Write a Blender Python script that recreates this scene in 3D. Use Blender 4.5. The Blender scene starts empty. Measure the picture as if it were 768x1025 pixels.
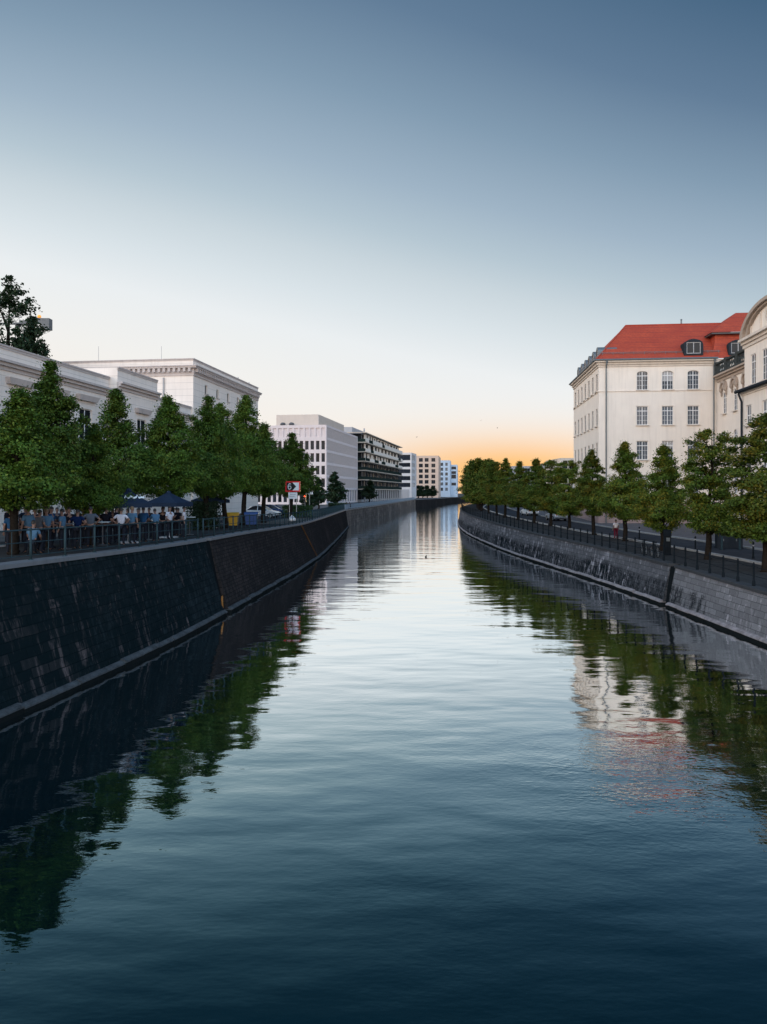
import bpy, bmesh, math, random
import numpy as np
from mathutils import Vector, Matrix

R = math.radians
PI = math.pi
rnd = random.Random(7)
sc = bpy.context.scene
COL = sc.collection
EYE = 6.9            # camera height above the water
F = 740.0            # focal length in photo pixels

# ------------------------------------------------------------------ materials
def nodes(m):
    m.use_nodes = True
    nt = m.node_tree
    return nt, nt.nodes['Principled BSDF']

def N(nt, t, **kw):
    n = nt.nodes.new(t)
    for k, v in kw.items():
        setattr(n, k, v)
    return n

def L(nt, a, b):
    nt.links.new(a, b)

def mathn(nt, op, a, b=None, c=None):
    n = N(nt, 'ShaderNodeMath', operation=op)
    for i, v in enumerate((a, b, c)):
        if v is None:
            continue
        if isinstance(v, (int, float)):
            n.inputs[i].default_value = v
        else:
            L(nt, v, n.inputs[i])
    return n.outputs[0]

def mixc(nt, fac, a, b, mode='MIX'):
    n = N(nt, 'ShaderNodeMix', data_type='RGBA', blend_type=mode)
    if isinstance(fac, (int, float)):
        n.inputs[0].default_value = fac
    else:
        L(nt, fac, n.inputs[0])
    for i, v in ((6, a), (7, b)):
        if isinstance(v, (tuple, list)):
            n.inputs[i].default_value = (*v[:3], 1)
        else:
            L(nt, v, n.inputs[i])
    return n.outputs[2]

def noise(nt, vec, scale, detail=4, rough=0.55):
    n = N(nt, 'ShaderNodeTexNoise')
    n.inputs['Scale'].default_value = scale
    n.inputs['Detail'].default_value = detail
    n.inputs['Roughness'].default_value = rough
    if vec is not None:
        L(nt, vec, n.inputs['Vector'])
    return n.outputs['Fac']

def mapr(nt, v, a, b, c=0.0, d=1.0):
    n = N(nt, 'ShaderNodeMapRange')
    L(nt, v, n.inputs[0])
    for i, x in enumerate((a, b, c, d)):
        n.inputs[i + 1].default_value = x
    return n.outputs[0]

def mapping(nt, vec, scale=(1, 1, 1), rot=(0, 0, 0)):
    n = N(nt, 'ShaderNodeMapping')
    n.inputs['Scale'].default_value = scale
    n.inputs['Rotation'].default_value = rot
    L(nt, vec, n.inputs['Vector'])
    return n.outputs[0]

def objco(nt):
    return N(nt, 'ShaderNodeTexCoord').outputs['Object']

def uvco(nt):
    return N(nt, 'ShaderNodeTexCoord').outputs['UV']

def bump(nt, b, height, strength=0.3, dist=0.02):
    n = N(nt, 'ShaderNodeBump')
    n.inputs['Strength'].default_value = strength
    n.inputs['Distance'].default_value = dist
    L(nt, height, n.inputs['Height'])
    L(nt, n.outputs[0], b.inputs['Normal'])

def plain(name, col, rough=0.6, metal=0.0, var=0.18, scale=3.0, bmp=0.0):
    m = bpy.data.materials.new(name)
    nt, b = nodes(m)
    co = objco(nt)
    f = noise(nt, co, scale)
    f2 = noise(nt, co, scale * 7)
    ff = mathn(nt, 'ADD', mathn(nt, 'MULTIPLY', f, 0.65), mathn(nt, 'MULTIPLY', f2, 0.35))
    lo = tuple(c * (1 - var) for c in col)
    hi = tuple(min(1, c * (1 + var)) for c in col)
    L(nt, mixc(nt, mapr(nt, ff, 0.3, 0.7), lo, hi), b.inputs['Base Color'])
    b.inputs['Roughness'].default_value = rough
    b.inputs['Metallic'].default_value = metal
    if rough > 0.6: b.inputs['Specular IOR Level'].default_value = 0.0
    if bmp:
        bump(nt, b, f2, bmp)
    return m

def stucco(name, col, line=0.0, off=0.0, dirt=0.35):
    """rendered / ashlar wall: soft stains, rain streaks, optional horizontal joints"""
    m = bpy.data.materials.new(name)
    nt, b = nodes(m)
    co = objco(nt)
    f = noise(nt, co, 0.5, 5)
    st = noise(nt, mapping(nt, co, (1.6, 1.6, 0.12)), 1.5, 4)
    fine = noise(nt, co, 14, 3)
    dk = tuple(c * (1 - dirt) for c in col)
    c1 = mixc(nt, mapr(nt, f, 0.35, 0.75), col, tuple(c * 0.9 for c in col))
    c1 = mixc(nt, mapr(nt, st, 0.5, 0.8, 0, 0.6), c1, dk)
    c1 = mixc(nt, mapr(nt, fine, 0.3, 0.7, 0, 0.25), c1, tuple(min(1, c * 1.08) for c in col))
    h = fine
    if line:
        sep = N(nt, 'ShaderNodeSeparateXYZ')
        L(nt, co, sep.inputs[0])
        fr = mathn(nt, 'FRACT', mathn(nt, 'DIVIDE', mathn(nt, 'ADD', sep.outputs[2], off), line))
        g = mathn(nt, 'LESS_THAN', fr, 0.045 / line)
        c1 = mixc(nt, mathn(nt, 'MULTIPLY', g, 0.45), c1, tuple(c * 0.45 for c in col))
    L(nt, c1, b.inputs['Base Color'])
    b.inputs['Roughness'].default_value = 0.85
    b.inputs['Specular IOR Level'].default_value = 0.05
    bump(nt, b, h, 0.15, 0.01)
    return m

def masonry(name, c_dark, c_mid, c_light, streak=(0.62, 0.8), bw=0.85, bh=0.36, algae=0.8, topclean=0.0, near=False):
    """sloping quay wall of stone blocks, UV = metres along / up the wall"""
    m = bpy.data.materials.new(name)
    nt, b = nodes(m)
    uv0 = uvco(nt)
    wn = N(nt, 'ShaderNodeTexNoise'); wn.inputs['Scale'].default_value = 1.3; wn.inputs['Detail'].default_value = 3; L(nt, uv0, wn.inputs['Vector'])
    wv = N(nt, 'ShaderNodeVectorMath', operation='MULTIPLY_ADD'); L(nt, wn.outputs['Color'], wv.inputs[0]); wv.inputs[1].default_value = (0.13, 0.07, 0); L(nt, uv0, wv.inputs[2])
    uv = wv.outputs[0]
    br = N(nt, 'ShaderNodeTexBrick')
    br.inputs['Color1'].default_value = (0.25, 0.25, 0.25, 1)
    br.inputs['Color2'].default_value = (1, 1, 1, 1)
    br.inputs['Mortar'].default_value = (0, 0, 0, 1)
    br.inputs['Scale'].default_value = 1
    br.inputs['Brick Width'].default_value = bw
    br.inputs['Row Height'].default_value = bh
    br.inputs['Mortar Size'].default_value = 0.018
    br.inputs['Mortar Smooth'].default_value = 0.3
    L(nt, uv, br.inputs['Vector'])
    big = noise(nt, uv, 0.13, 4)
    vs = noise(nt, mapping(nt, uv, (1.7, 0.30, 1)), 1.6, 6, 0.65)
    sp = noise(nt, uv, 3.2, 6, 0.7)
    gr = noise(nt, uv, 22, 3)
    base = mixc(nt, br.outputs['Color'], c_mid, tuple(c * 1.7 for c in c_mid))
    sep = N(nt, 'ShaderNodeSeparateXYZ')
    L(nt, uv, sep.inputs[0])
    # dark algae film with a ragged edge
    al = mathn(nt, 'ADD', mathn(nt, 'MULTIPLY', vs, 0.55), mathn(nt, 'ADD', mathn(nt, 'MULTIPLY', big, 0.6), mathn(nt, 'MULTIPLY', sp, 0.35)))
    if topclean:
        al = mathn(nt, 'SUBTRACT', al, mapr(nt, sep.outputs[1], 1.25, 2.2, 0, topclean))
        al = mathn(nt, 'SUBTRACT', al, mapr(nt, sep.outputs[0], 73, 81, topclean * 0.9, 0) if near else 0.0)
    c1 = mixc(nt, mapr(nt, al, 0.63, 0.74, 0, algae), base, c_dark)
    # pale lime runs on the blocks
    lime = mathn(nt, 'MULTIPLY', mapr(nt, vs, streak[0], streak[1]), mapr(nt, mathn(nt, 'ADD', sp, big), 0.90, 1.06))
    lime = mathn(nt, 'MULTIPLY', lime, mapr(nt, br.outputs['Color'], 0.25, 0.9, 0.25, 1))
    c1 = mixc(nt, lime, c1, c_light)
    blk = mathn(nt, 'MULTIPLY', mapr(nt, br.outputs['Color'], 0.72, 1.0), mapr(nt, mathn(nt, 'ADD', mathn(nt, 'MULTIPLY', big, 1.2), mathn(nt, 'MULTIPLY', vs, 0.6)), 0.93, 1.10))
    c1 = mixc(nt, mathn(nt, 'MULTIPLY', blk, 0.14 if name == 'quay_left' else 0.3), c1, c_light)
    c1 = mixc(nt, mathn(nt, 'MULTIPLY', br.outputs['Fac'], 0.28), c1, tuple(c * 0.5 for c in c_dark))
    c1 = mixc(nt, mapr(nt, gr, 0.35, 0.65, 0, 0.3), c1, c_dark)
    L(nt, c1, b.inputs['Base Color'])
    b.inputs['Roughness'].default_value = 0.85
    b.inputs['Specular IOR Level'].default_value = 0.0
    hh = mathn(nt, 'ADD', mathn(nt, 'MULTIPLY', mathn(nt, 'SUBTRACT', 1.0, br.outputs['Fac']), 0.7), mathn(nt, 'MULTIPLY', sp, 0.6))
    bump(nt, b, hh, 0.6, 0.04)
    return m

def foliage(name, base, tip, autumn=None, amount=0.0):
    m = bpy.data.materials.new(name)
    nt, b = nodes(m)
    geo = N(nt, 'ShaderNodeNewGeometry')
    co = objco(nt)
    oi = N(nt, 'ShaderNodeObjectInfo')
    add = N(nt, 'ShaderNodeVectorMath', operation='ADD')
    L(nt, co, add.inputs[0])
    comb = N(nt, 'ShaderNodeCombineXYZ')
    L(nt, mathn(nt, 'MULTIPLY', oi.outputs['Random'], 50.0), comb.inputs[0])
    L(nt, comb.outputs[0], add.inputs[1])
    f = noise(nt, add.outputs[0], 1.1, 3)
    rp = geo.outputs['Random Per Island']
    c1 = mixc(nt, mathn(nt, 'ADD', mathn(nt, 'MULTIPLY', rp, 0.6), mapr(nt, f, 0.3, 0.7, 0, 0.4)), base, tip)
    if autumn:
        g = mapr(nt, noise(nt, add.outputs[0], 0.75, 3), 0.44, 0.62)
        g = mathn(nt, 'MULTIPLY', g, mapr(nt, rp, 0.15, 0.9))
        c1 = mixc(nt, mathn(nt, 'MULTIPLY', g, amount), c1, autumn)
    hsv = N(nt, 'ShaderNodeHueSaturation')
    L(nt, c1, hsv.inputs['Color'])
    L(nt, mapr(nt, oi.outputs['Random'], 0, 1, 0.82, 1.2), hsv.inputs['Value'])
    c1 = hsv.outputs[0]
    L(nt, c1, b.inputs['Base Color'])
    b.inputs['Roughness'].default_value = 0.6
    b.inputs['Specular IOR Level'].default_value = 0.2
    tr = N(nt, 'ShaderNodeBsdfTranslucent')
    L(nt, c1, tr.inputs['Color'])
    mx = N(nt, 'ShaderNodeMixShader')
    mx.inputs[0].default_value = 0.12
    L(nt, b.outputs[0], mx.inputs[1])
    L(nt, tr.outputs[0], mx.inputs[2])
    L(nt, mx.outputs[0], nt.nodes['Material Output'].inputs[0])
    return m

M = {}
M['bark'] = plain('bark', (0.020, 0.016, 0.013), 0.9, var=0.4, scale=9, bmp=0.5)
M['leaf_left'] = foliage('leaf_left', (0.020, 0.054, 0.009), (0.090, 0.165, 0.019), (0.14, 0.16, 0.02), 0.6)
M['leaf_right'] = foliage('leaf_right', (0.028, 0.060, 0.008), (0.098, 0.145, 0.015), (0.21, 0.135, 0.011), 0.75)
M['leaf_dark'] = foliage('leaf_dark', (0.012, 0.028, 0.014), (0.030, 0.055, 0.022))
M['leaf_hedge'] = foliage('leaf_hedge', (0.022, 0.06, 0.016), (0.05, 0.11, 0.025))
M['cream'] = stucco('cream_render', (0.80, 0.71, 0.62), dirt=0.28)
M['cream_trim'] = stucco('cream_trim', (0.66, 0.58, 0.50), dirt=0.4)
M['sandstone'] = stucco('sandstone', (0.40, 0.32, 0.26), dirt=0.5)
M['museum'] = stucco('museum_render', (0.84, 0.745, 0.67), line=0.75, dirt=0.28)
M['museum_trim'] = stucco('museum_trim', (0.55, 0.48, 0.45), dirt=0.4)
M['granite_pink'] = stucco('granite_pink', (0.36, 0.26, 0.24), line=0.6, dirt=0.3)
M['white_wall'] = stucco('white_wall', (0.70, 0.61, 0.60), dirt=0.12)
M['white_pale'] = stucco('white_pale', (0.66, 0.62, 0.61), dirt=0.15)
M['louvre'] = plain('louvre_white', (0.57, 0.49, 0.465), 0.7)
M['louvre_back'] = plain('louvre_back', (0.30, 0.29, 0.30), 0.7)
M['penthouse'] = stucco('penthouse_wall', (0.62, 0.53, 0.46), dirt=0.15)
M['tan_wall'] = stucco('tan_wall', (0.62, 0.47, 0.38), dirt=0.15)
M['slab_beige'] = stucco('slab_beige', (0.55, 0.46, 0.38), dirt=0.2)
M['panel_white'] = plain('panel_white', (0.80, 0.71, 0.62), 0.7)
M['grey_conc'] = stucco('grey_concrete', (0.42, 0.41, 0.42), dirt=0.25)
M['brick_red'] = stucco('brick_red', (0.25, 0.11, 0.09), dirt=0.3)
M['blue_pale'] = stucco('blue_pale', (0.46, 0.55, 0.66), dirt=0.12)
M['dark_roof'] = plain('dark_roof', (0.10, 0.10, 0.105), 0.8)
M['zinc'] = plain('zinc', (0.14, 0.16, 0.17), 0.5, 0.4)
M['slate'] = plain('slate_hood', (0.030, 0.035, 0.042), 0.65)
M['verdigris'] = plain('dark_balustrade', (0.055, 0.06, 0.058), 0.7, var=0.35, scale=5)
M['frame_white'] = plain('frame_white', (0.70, 0.69, 0.68), 0.5, var=0.08)
M['frame_grey'] = plain('frame_grey', (0.35, 0.34, 0.34), 0.5)
M['frame_dark'] = plain('frame_dark', (0.06, 0.06, 0.065), 0.45)
M['steel_rail'] = plain('painted_steel', (0.035, 0.058, 0.066), 0.65, 0.0, var=0.3, scale=6)
M['pale_rail'] = plain('galvanised_rail', (0.26, 0.29, 0.32), 0.7)
M['black_iron'] = plain('black_iron', (0.012, 0.015, 0.018), 0.65)
M['coping'] = stucco('coping_stone', (0.16, 0.16, 0.165), dirt=0.5)
M['coping_dark'] = stucco('coping_dark', (0.05, 0.05, 0.052), dirt=0.5)
M['ledge'] = plain('footing_stone', (0.075, 0.078, 0.08), 0.8, var=0.5, scale=2.5, bmp=0.4)
M['ledge_pink'] = plain('footing_pale', (0.25, 0.215, 0.21), 0.8, var=0.45, scale=2.5, bmp=0.4)
M['wet_stone'] = plain('wet_stone', (0.012, 0.014, 0.014), 0.7)
M['recess'] = plain('recess_dark', (0.010, 0.012, 0.013), 0.9)
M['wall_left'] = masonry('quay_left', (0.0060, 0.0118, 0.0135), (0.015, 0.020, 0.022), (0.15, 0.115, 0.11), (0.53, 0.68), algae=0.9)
M['wall_brown'] = masonry('quay_brown', (0.012, 0.013, 0.014), (0.036, 0.029, 0.027), (0.09, 0.075, 0.068), (0.55, 0.75), 0.45, 0.22, 0.6)
M['wall_stone'] = masonry('quay_stone', (0.045, 0.040, 0.039), (0.20, 0.155, 0.13), (0.42, 0.33, 0.28), (0.5, 0.7), 1.0, 0.45, 0.7)
M['wall_right'] = masonry('quay_right', (0.006, 0.009, 0.011), (0.075, 0.073, 0.077), (0.46, 0.42, 0.44), (0.50, 0.62), 0.9, 0.36, 0.96, 0.22)
M['wall_right_near'] = masonry('quay_right_near', (0.008, 0.011, 0.013), (0.125, 0.118, 0.12), (0.48, 0.43, 0.44), (0.50, 0.62), 0.9, 0.36, 0.96, 0.26, True)
M['gravel'] = plain('gravel', (0.045, 0.043, 0.042), 0.95, var=0.35, scale=1.5, bmp=0.4)
M['ground'] = plain('ground_soil', (0.11, 0.10, 0.09), 0.95, var=0.3, scale=0.4)
M['asphalt'] = plain('asphalt', (0.050, 0.050, 0.054), 0.85, var=0.25, scale=0.7, bmp=0.2)
M['paving'] = plain('paving', (0.13, 0.115, 0.115), 0.85, var=0.2, scale=1.0)
M['kerb'] = plain('kerb_stone', (0.28, 0.27, 0.26), 0.8)
M['paint'] = plain('road_paint', (0.7, 0.7, 0.68), 0.6)
M['bed'] = plain('canal_bed', (0.006, 0.012, 0.012), 1.0)
M['navy'] = plain('navy_canvas', (0.022, 0.033, 0.055), 0.75)
M['pale_canvas'] = plain('pale_canvas', (0.40, 0.42, 0.42), 0.8)
M['white_print'] = plain('white_print', (0.8, 0.8, 0.8), 0.6, var=0.03)
M['alu'] = plain('aluminium', (0.35, 0.37, 0.38), 0.35, 0.8)
M['red_paint'] = plain('red_paint', (0.80, 0.03, 0.035), 0.4, var=0.08)
M['sign_white'] = plain('sign_white', (0.85, 0.84, 0.84), 0.4, var=0.04)
M['sign_black'] = plain('sign_black', (0.012, 0.012, 0.016), 0.4)
M['yellow_bin'] = plain('yellow_plastic', (0.50, 0.28, 0.015), 0.45, var=0.1)
M['blue_bin'] = plain('blue_plastic', (0.02, 0.06, 0.19), 0.45, var=0.1)
M['orange'] = plain('orange_paint', (0.36, 0.135, 0.012), 0.5)
M['rust'] = plain('rusty_steel', (0.13, 0.062, 0.028), 0.75, var=0.4, scale=8)
M['tyre'] = plain('tyre_rubber', (0.016, 0.016, 0.017), 0.85)
M['car_silver'] = plain('car_silver', (0.55, 0.60, 0.65), 0.25, 0.5, var=0.04)
M['car_blue'] = plain('car_blue', (0.025, 0.06, 0.16), 0.25, 0.2, var=0.04)
M['car_grey'] = plain('car_grey', (0.16, 0.18, 0.20), 0.25, 0.4, var=0.04)
M['car_white'] = plain('car_white', (0.72, 0.74, 0.76), 0.3, 0.0, var=0.04)
M['skin'] = plain('skin', (0.20, 0.11, 0.08), 0.55, var=0.06)
M['hair'] = plain('hair_dark', (0.018, 0.013, 0.010), 0.6)
M['hair_fair'] = plain('hair_fair', (0.16, 0.10, 0.05), 0.6)
M['duck'] = plain('duck_feather', (0.05, 0.04, 0.035), 0.7)
M['crane_grey'] = plain('crane_steel', (0.17, 0.175, 0.18), 0.7)
M['denim'] = plain('denim', (0.02, 0.025, 0.04), 0.8)

def cloth(col):
    k = 'cloth_%d_%d_%d' % tuple(int(c * 100) for c in col)
    if k not in M:
        M[k] = plain(k, col, 0.85, var=0.12, scale=12)
    return M[k]

def glass(name, col, rough=0.06, spec=0.5):
    m = bpy.data.materials.new(name)
    nt, b = nodes(m)
    oi = N(nt, 'ShaderNodeObjectInfo')
    c = mixc(nt, oi.outputs['Random'], tuple(x * 0.5 for x in col), tuple(x * 1.6 for x in col))
    L(nt, c, b.inputs['Base Color'])
    b.inputs['Roughness'].default_value = rough
    b.inputs['IOR'].default_value = 1.5
    b.inputs['Specular IOR Level'].default_value = spec
    f = noise(nt, objco(nt), 0.9, 2)
    bump(nt, b, f, 0.12, 0.05)
    return m

M['glass'] = glass('window_glass', (0.085, 0.095, 0.11))
M['glass_dark'] = glass('window_glass_dark', (0.014, 0.018, 0.024), .06, .22)
M['glass_green'] = plain('balcony_lattice', (0.022, 0.034, 0.030), 0.8)
M['glazing'] = plain('loggia_glazing', (0.016, 0.019, 0.022), .65, var=.5, scale=.6)

def emit(name, col, s):
    m = bpy.data.materials.new(name)
    nt, b = nodes(m)
    b.inputs['Base Color'].default_value = (*col, 1)
    b.inputs['Emission Color'].default_value = (*col, 1)
    b.inputs['Emission Strength'].default_value = s
    return m
M['red_lamp'] = emit('red_lamp', (1.0, 0.10, 0.03), 1.6)
M['amber_lamp'] = emit('amber_lamp', (1.0, 0.36, 0.05), 0.6)

def rooftile():
    m = bpy.data.materials.new('clay_roof_tiles')
    nt, b = nodes(m)
    co = objco(nt)
    sep = N(nt, 'ShaderNodeSeparateXYZ')
    L(nt, co, sep.inputs[0])
    fr = mathn(nt, 'FRACT', mathn(nt, 'DIVIDE', sep.outputs[2], 0.27))
    fx = mathn(nt, 'FRACT', mathn(nt, 'DIVIDE', mathn(nt, 'ADD', sep.outputs[0], sep.outputs[1]), 0.24))
    f = noise(nt, co, 0.5, 4)
    sp = noise(nt, mapping(nt, co, (4.2, 4.2, 3.7)), 1.0, 1)
    c = mixc(nt, mapr(nt, f, 0.3, 0.7), (0.36, 0.043, 0.016), (0.46, 0.066, 0.022))
    c = mixc(nt, mapr(nt, sp, 0.35, 0.7, 0, 0.6), c, (0.27, 0.034, 0.016))
    fr2 = mathn(nt, 'FRACT', mathn(nt, 'DIVIDE', sep.outputs[2], 0.81))
    g = mathn(nt, 'MAXIMUM', mathn(nt, 'LESS_THAN', fr, 0.16), mathn(nt, 'MULTIPLY', mathn(nt, 'LESS_THAN', fr2, 0.10), 1.5))
    c = mixc(nt, mathn(nt, 'MULTIPLY', g, 0.40), c, (0.16, 0.022, 0.018))
    L(nt, c, b.inputs['Base Color'])
    b.inputs['Roughness'].default_value = 0.75
    h = mathn(nt, 'ADD', fr, mathn(nt, 'MULTIPLY', mathn(nt, 'ABSOLUTE', mathn(nt, 'SUBTRACT', fx, 0.5)), 1.0))
    bump(nt, b, h, 0.5, 0.03)
    return m
M['tiles'] = rooftile()

def watermat():
    m = bpy.data.materials.new('canal_water')
    nt, b = nodes(m)
    co = N(nt, 'ShaderNodeNewGeometry').outputs['Position']
    b.inputs['Base Color'].default_value = (0.0005, 0.0060, 0.0085, 1)
    b.inputs['Roughness'].default_value = 0.5
    b.inputs['Specular IOR Level'].default_value = 0.0
    # long lazy swell across the canal, broken ripples on top, patches of smoother and rougher water
    a = noise(nt, mapping(nt, co, (0.22, 0.50, 1), (0, 0, 0.10)), 1.0, 2, 0.5)
    c = noise(nt, mapping(nt, co, (0.95, 2.3, 1), (0, 0, -0.15)), 1.0, 3, 0.55)
    d = noise(nt, mapping(nt, co, (5.0, 9.0, 1), (0, 0, 0.3)), 1.0, 2, 0.5)
    patch = mapr(nt, noise(nt, mapping(nt, co, (0.10, 0.07, 1)), 1.0, 2), 0.42, 0.62)
    sp_ = N(nt, 'ShaderNodeSeparateXYZ'); L(nt, co, sp_.inputs[0])
    ex = mathn(nt, 'DIVIDE', mathn(nt, 'SUBTRACT', sp_.outputs[0], 6.3), 2.6); ey = mathn(nt, 'DIVIDE', mathn(nt, 'SUBTRACT', sp_.outputs[1], 18.2), 2.7)
    breeze = mathn(nt, 'EXPONENT', mathn(nt, 'MULTIPLY', mathn(nt, 'ADD', mathn(nt, 'MULTIPLY', ex, ex), mathn(nt, 'MULTIPLY', ey, ey)), -1.0))
    breeze = mathn(nt, 'MULTIPLY', breeze, mapr(nt, noise(nt, co, 1.1, 4), 0.30, 0.62))
    patch = mathn(nt, 'ADD', patch, mathn(nt, 'MULTIPLY', breeze, 7.0))
    h = mathn(nt, 'ADD', mathn(nt, 'MULTIPLY', a, 0.045), mathn(nt, 'MULTIPLY', c, 0.0050))
    h = mathn(nt, 'ADD', h, mathn(nt, 'MULTIPLY', mathn(nt, 'MULTIPLY', d, 0.0020), mathn(nt, 'ADD', patch, 0.10)))
    bn = N(nt, 'ShaderNodeBump')
    bn.inputs['Strength'].default_value = 1.0
    bn.inputs['Distance'].default_value = 1.0
    L(nt, h, bn.inputs['Height'])
    L(nt, bn.outputs[0], b.inputs['Normal'])
    # mirror share by angle of view: almost all at a glance, very little looking down
    lw = N(nt, 'ShaderNodeLayerWeight'); lw.inputs['Blend'].default_value = 0.5
    L(nt, bn.outputs[0], lw.inputs['Normal'])
    rp = N(nt, 'ShaderNodeValToRGB'); cr = rp.color_ramp
    stops = [(0.0, 0.02), (0.43, 0.075), (0.50, 0.15), (0.57, 0.29), (0.65, 0.50), (0.72, 0.75), (0.79, 0.95), (0.90, 1.0)]
    while len(cr.elements) < len(stops): cr.elements.new(0.5)
    for e, (p, v) in zip(cr.elements, stops): e.position = p; e.color = (v, v, v, 1)
    L(nt, lw.outputs['Facing'], rp.inputs[0])
    gl = N(nt, 'ShaderNodeBsdfGlossy'); gl.inputs['Roughness'].default_value = 0.02
    gl.inputs['Color'].default_value = (0.94, 0.985, 1, 1)
    L(nt, mixc(nt, mapr(nt, lw.outputs['Facing'], 0.40, 0.74), (0.36, 0.90, 0.98), (0.95, 0.99, 1.0)), gl.inputs['Color'])
    L(nt, bn.outputs[0], gl.inputs['Normal'])
    mx = N(nt, 'ShaderNodeMixShader')
    L(nt, rp.outputs[0], mx.inputs[0]); L(nt, b.outputs[0], mx.inputs[1]); L(nt, gl.outputs[0], mx.inputs[2])
    L(nt, mx.outputs[0], nt.nodes['Material Output'].inputs[0])
    return m
M['water'] = watermat()

# ------------------------------------------------------------------ mesh building
class MB:
    def __init__(s):
        s.v = []; s.f = []; s.uv = {}; s.mi = []; s.cur = 0
    def add(s, vs):
        i = len(s.v); s.v.extend([tuple(p) for p in vs]); return i
    def poly(s, pts, uv=None):
        i = s.add(pts)
        s.f.append(tuple(range(i, i + len(pts)))); s.mi.append(s.cur)
        if uv: s.uv[len(s.f) - 1] = uv
    def faces(s, vs, fs):
        i = s.add(vs)
        for f in fs:
            s.f.append(tuple(k + i for k in f)); s.mi.append(s.cur)
    def hexa(s, p):
        """p: 8 points, bottom ring of 4 then top ring of 4 (counter clockwise seen from above)"""
        s.faces(p, [(3, 2, 1, 0), (4, 5, 6, 7), (0, 1, 5, 4), (1, 2, 6, 5), (2, 3, 7, 6), (3, 0, 4, 7)])
    def box(s, x0, y0, z0, x1, y1, z1):
        s.hexa([(x0, y0, z0), (x1, y0, z0), (x1, y1, z0), (x0, y1, z0), (x0, y0, z1), (x1, y0, z1), (x1, y1, z1), (x0, y1, z1)])
    def tube(s, p0, p1, r0, r1=None, n=8, caps=True):
        s.ptube([p0, p1], [r0, r0 if r1 is None else r1], n, caps)
    def ptube(s, pts, rad, n=8, caps=True):
        pts = [Vector(p) for p in pts]
        rings = []
        ref = None
        for i, p in enumerate(pts):
            d = (pts[min(i + 1, len(pts) - 1)] - pts[max(i - 1, 0)]).normalized()
            if ref is None:
                ref = Vector((1, 0, 0)) if abs(d.x) < 0.8 else Vector((0, 1, 0))
            u = (ref - d * ref.dot(d)).normalized(); w = d.cross(u); ref = u
            rings.append(s.add([p + (u * math.cos(2 * PI * k / n) + w * math.sin(2 * PI * k / n)) * rad[i] for k in range(n)]))
        for a, b in zip(rings, rings[1:]):
            for k in range(n):
                k2 = (k + 1) % n
                s.f.append((a + k, a + k2, b + k2, b + k)); s.mi.append(s.cur)
        if caps:
            s.f.append(tuple(rings[0] + k for k in reversed(range(n)))); s.mi.append(s.cur)
            s.f.append(tuple(rings[-1] + k for k in range(n))); s.mi.append(s.cur)
    def lathe(s, prof, c=(0, 0, 0), n=16, sx=1, sy=1):
        rings = []
        for r, z in prof:
            rings.append(s.add([(c[0] + sx * r * math.cos(2 * PI * k / n), c[1] + sy * r * math.sin(2 * PI * k / n), c[2] + z) for k in range(n)]))
        for a, b in zip(rings, rings[1:]):
            for k in range(n):
                k2 = (k + 1) % n
                s.f.append((a + k, a + k2, b + k2, b + k)); s.mi.append(s.cur)
    def ell(s, c, r, n=12, m=8):
        s.lathe([(max(1e-4, math.cos(t)) , math.sin(t)) for t in [(-PI / 2 + PI * i / m) for i in range(m + 1)]] if False else
                [(max(1e-4, r[0] * math.cos(-PI / 2 + PI * i / m)), r[2] * math.sin(-PI / 2 + PI * i / m)) for i in range(m + 1)], c, n, 1, r[1] / r[0])
    def sweep(s, prof, stations):
        """prof: list of (a, z) closed profile; stations: function list mapping (a,z)->point"""
        rings = [s.add([st(a, z) for a, z in prof]) for st in stations]
        n = len(prof)
        for a, b in zip(rings, rings[1:]):
            for k in range(n):
                k2 = (k + 1) % n
                s.f.append((a + k, a + k2, b + k2, b + k)); s.mi.append(s.cur)
        s.f.append(tuple(rings[0] + k for k in reversed(range(n)))); s.mi.append(s.cur)
        s.f.append(tuple(rings[-1] + k for k in range(n))); s.mi.append(s.cur)
    def mesh(s, name, mat, smooth=False):
        me = bpy.data.meshes.new(name)
        me.from_pydata(s.v, [], s.f)
        for m_ in (mat if isinstance(mat, (list, tuple)) else [mat]):
            me.materials.append(M[m_] if isinstance(m_, str) else m_)
        if len(set(s.mi)) > 1:
            me.polygons.foreach_set('material_index', s.mi)
        if s.uv:
            ul = me.uv_layers.new(name='UVMap')
            for pi, uvs in s.uv.items():
                p = me.polygons[pi]
                for li, uvv in zip(p.loop_indices, uvs):
                    ul.data[li].uv = uvv
        if smooth:
            me.polygons.foreach_set('use_smooth', [True] * len(me.polygons))
        me.update()
        return me
    def build(s, name, mat, parent=None, smooth=False, loc=None, rz=0):
        return link(name, s.mesh(name, mat, smooth), parent, loc, rz)

def link(name, me, parent=None, loc=None, rz=0):
    o = bpy.data.objects.new(name, me); COL.objects.link(o)
    if parent is not None: o.parent = parent
    if loc is not None: o.location = loc
    if rz: o.rotation_euler = (0, 0, rz)
    return o

def tag(o, label=None, cat=None, group=None, kind=None):
    if label: o['label'] = label
    if cat: o['category'] = cat
    if group: o['group'] = group
    if kind: o['kind'] = kind
    return o

def empty(name, loc, rz, label, cat, group=None):
    o = link(name, None, None, loc, rz)
    o.empty_display_size = 0.3
    return tag(o, label, cat, group)

CHILDREN = {}
def copy_tree(o, parent=None):
    c = o.copy(); COL.objects.link(c)
    if parent is not None: c.parent = parent
    for ch in list(o.children):
        copy_tree(ch, c)
    return c

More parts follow.
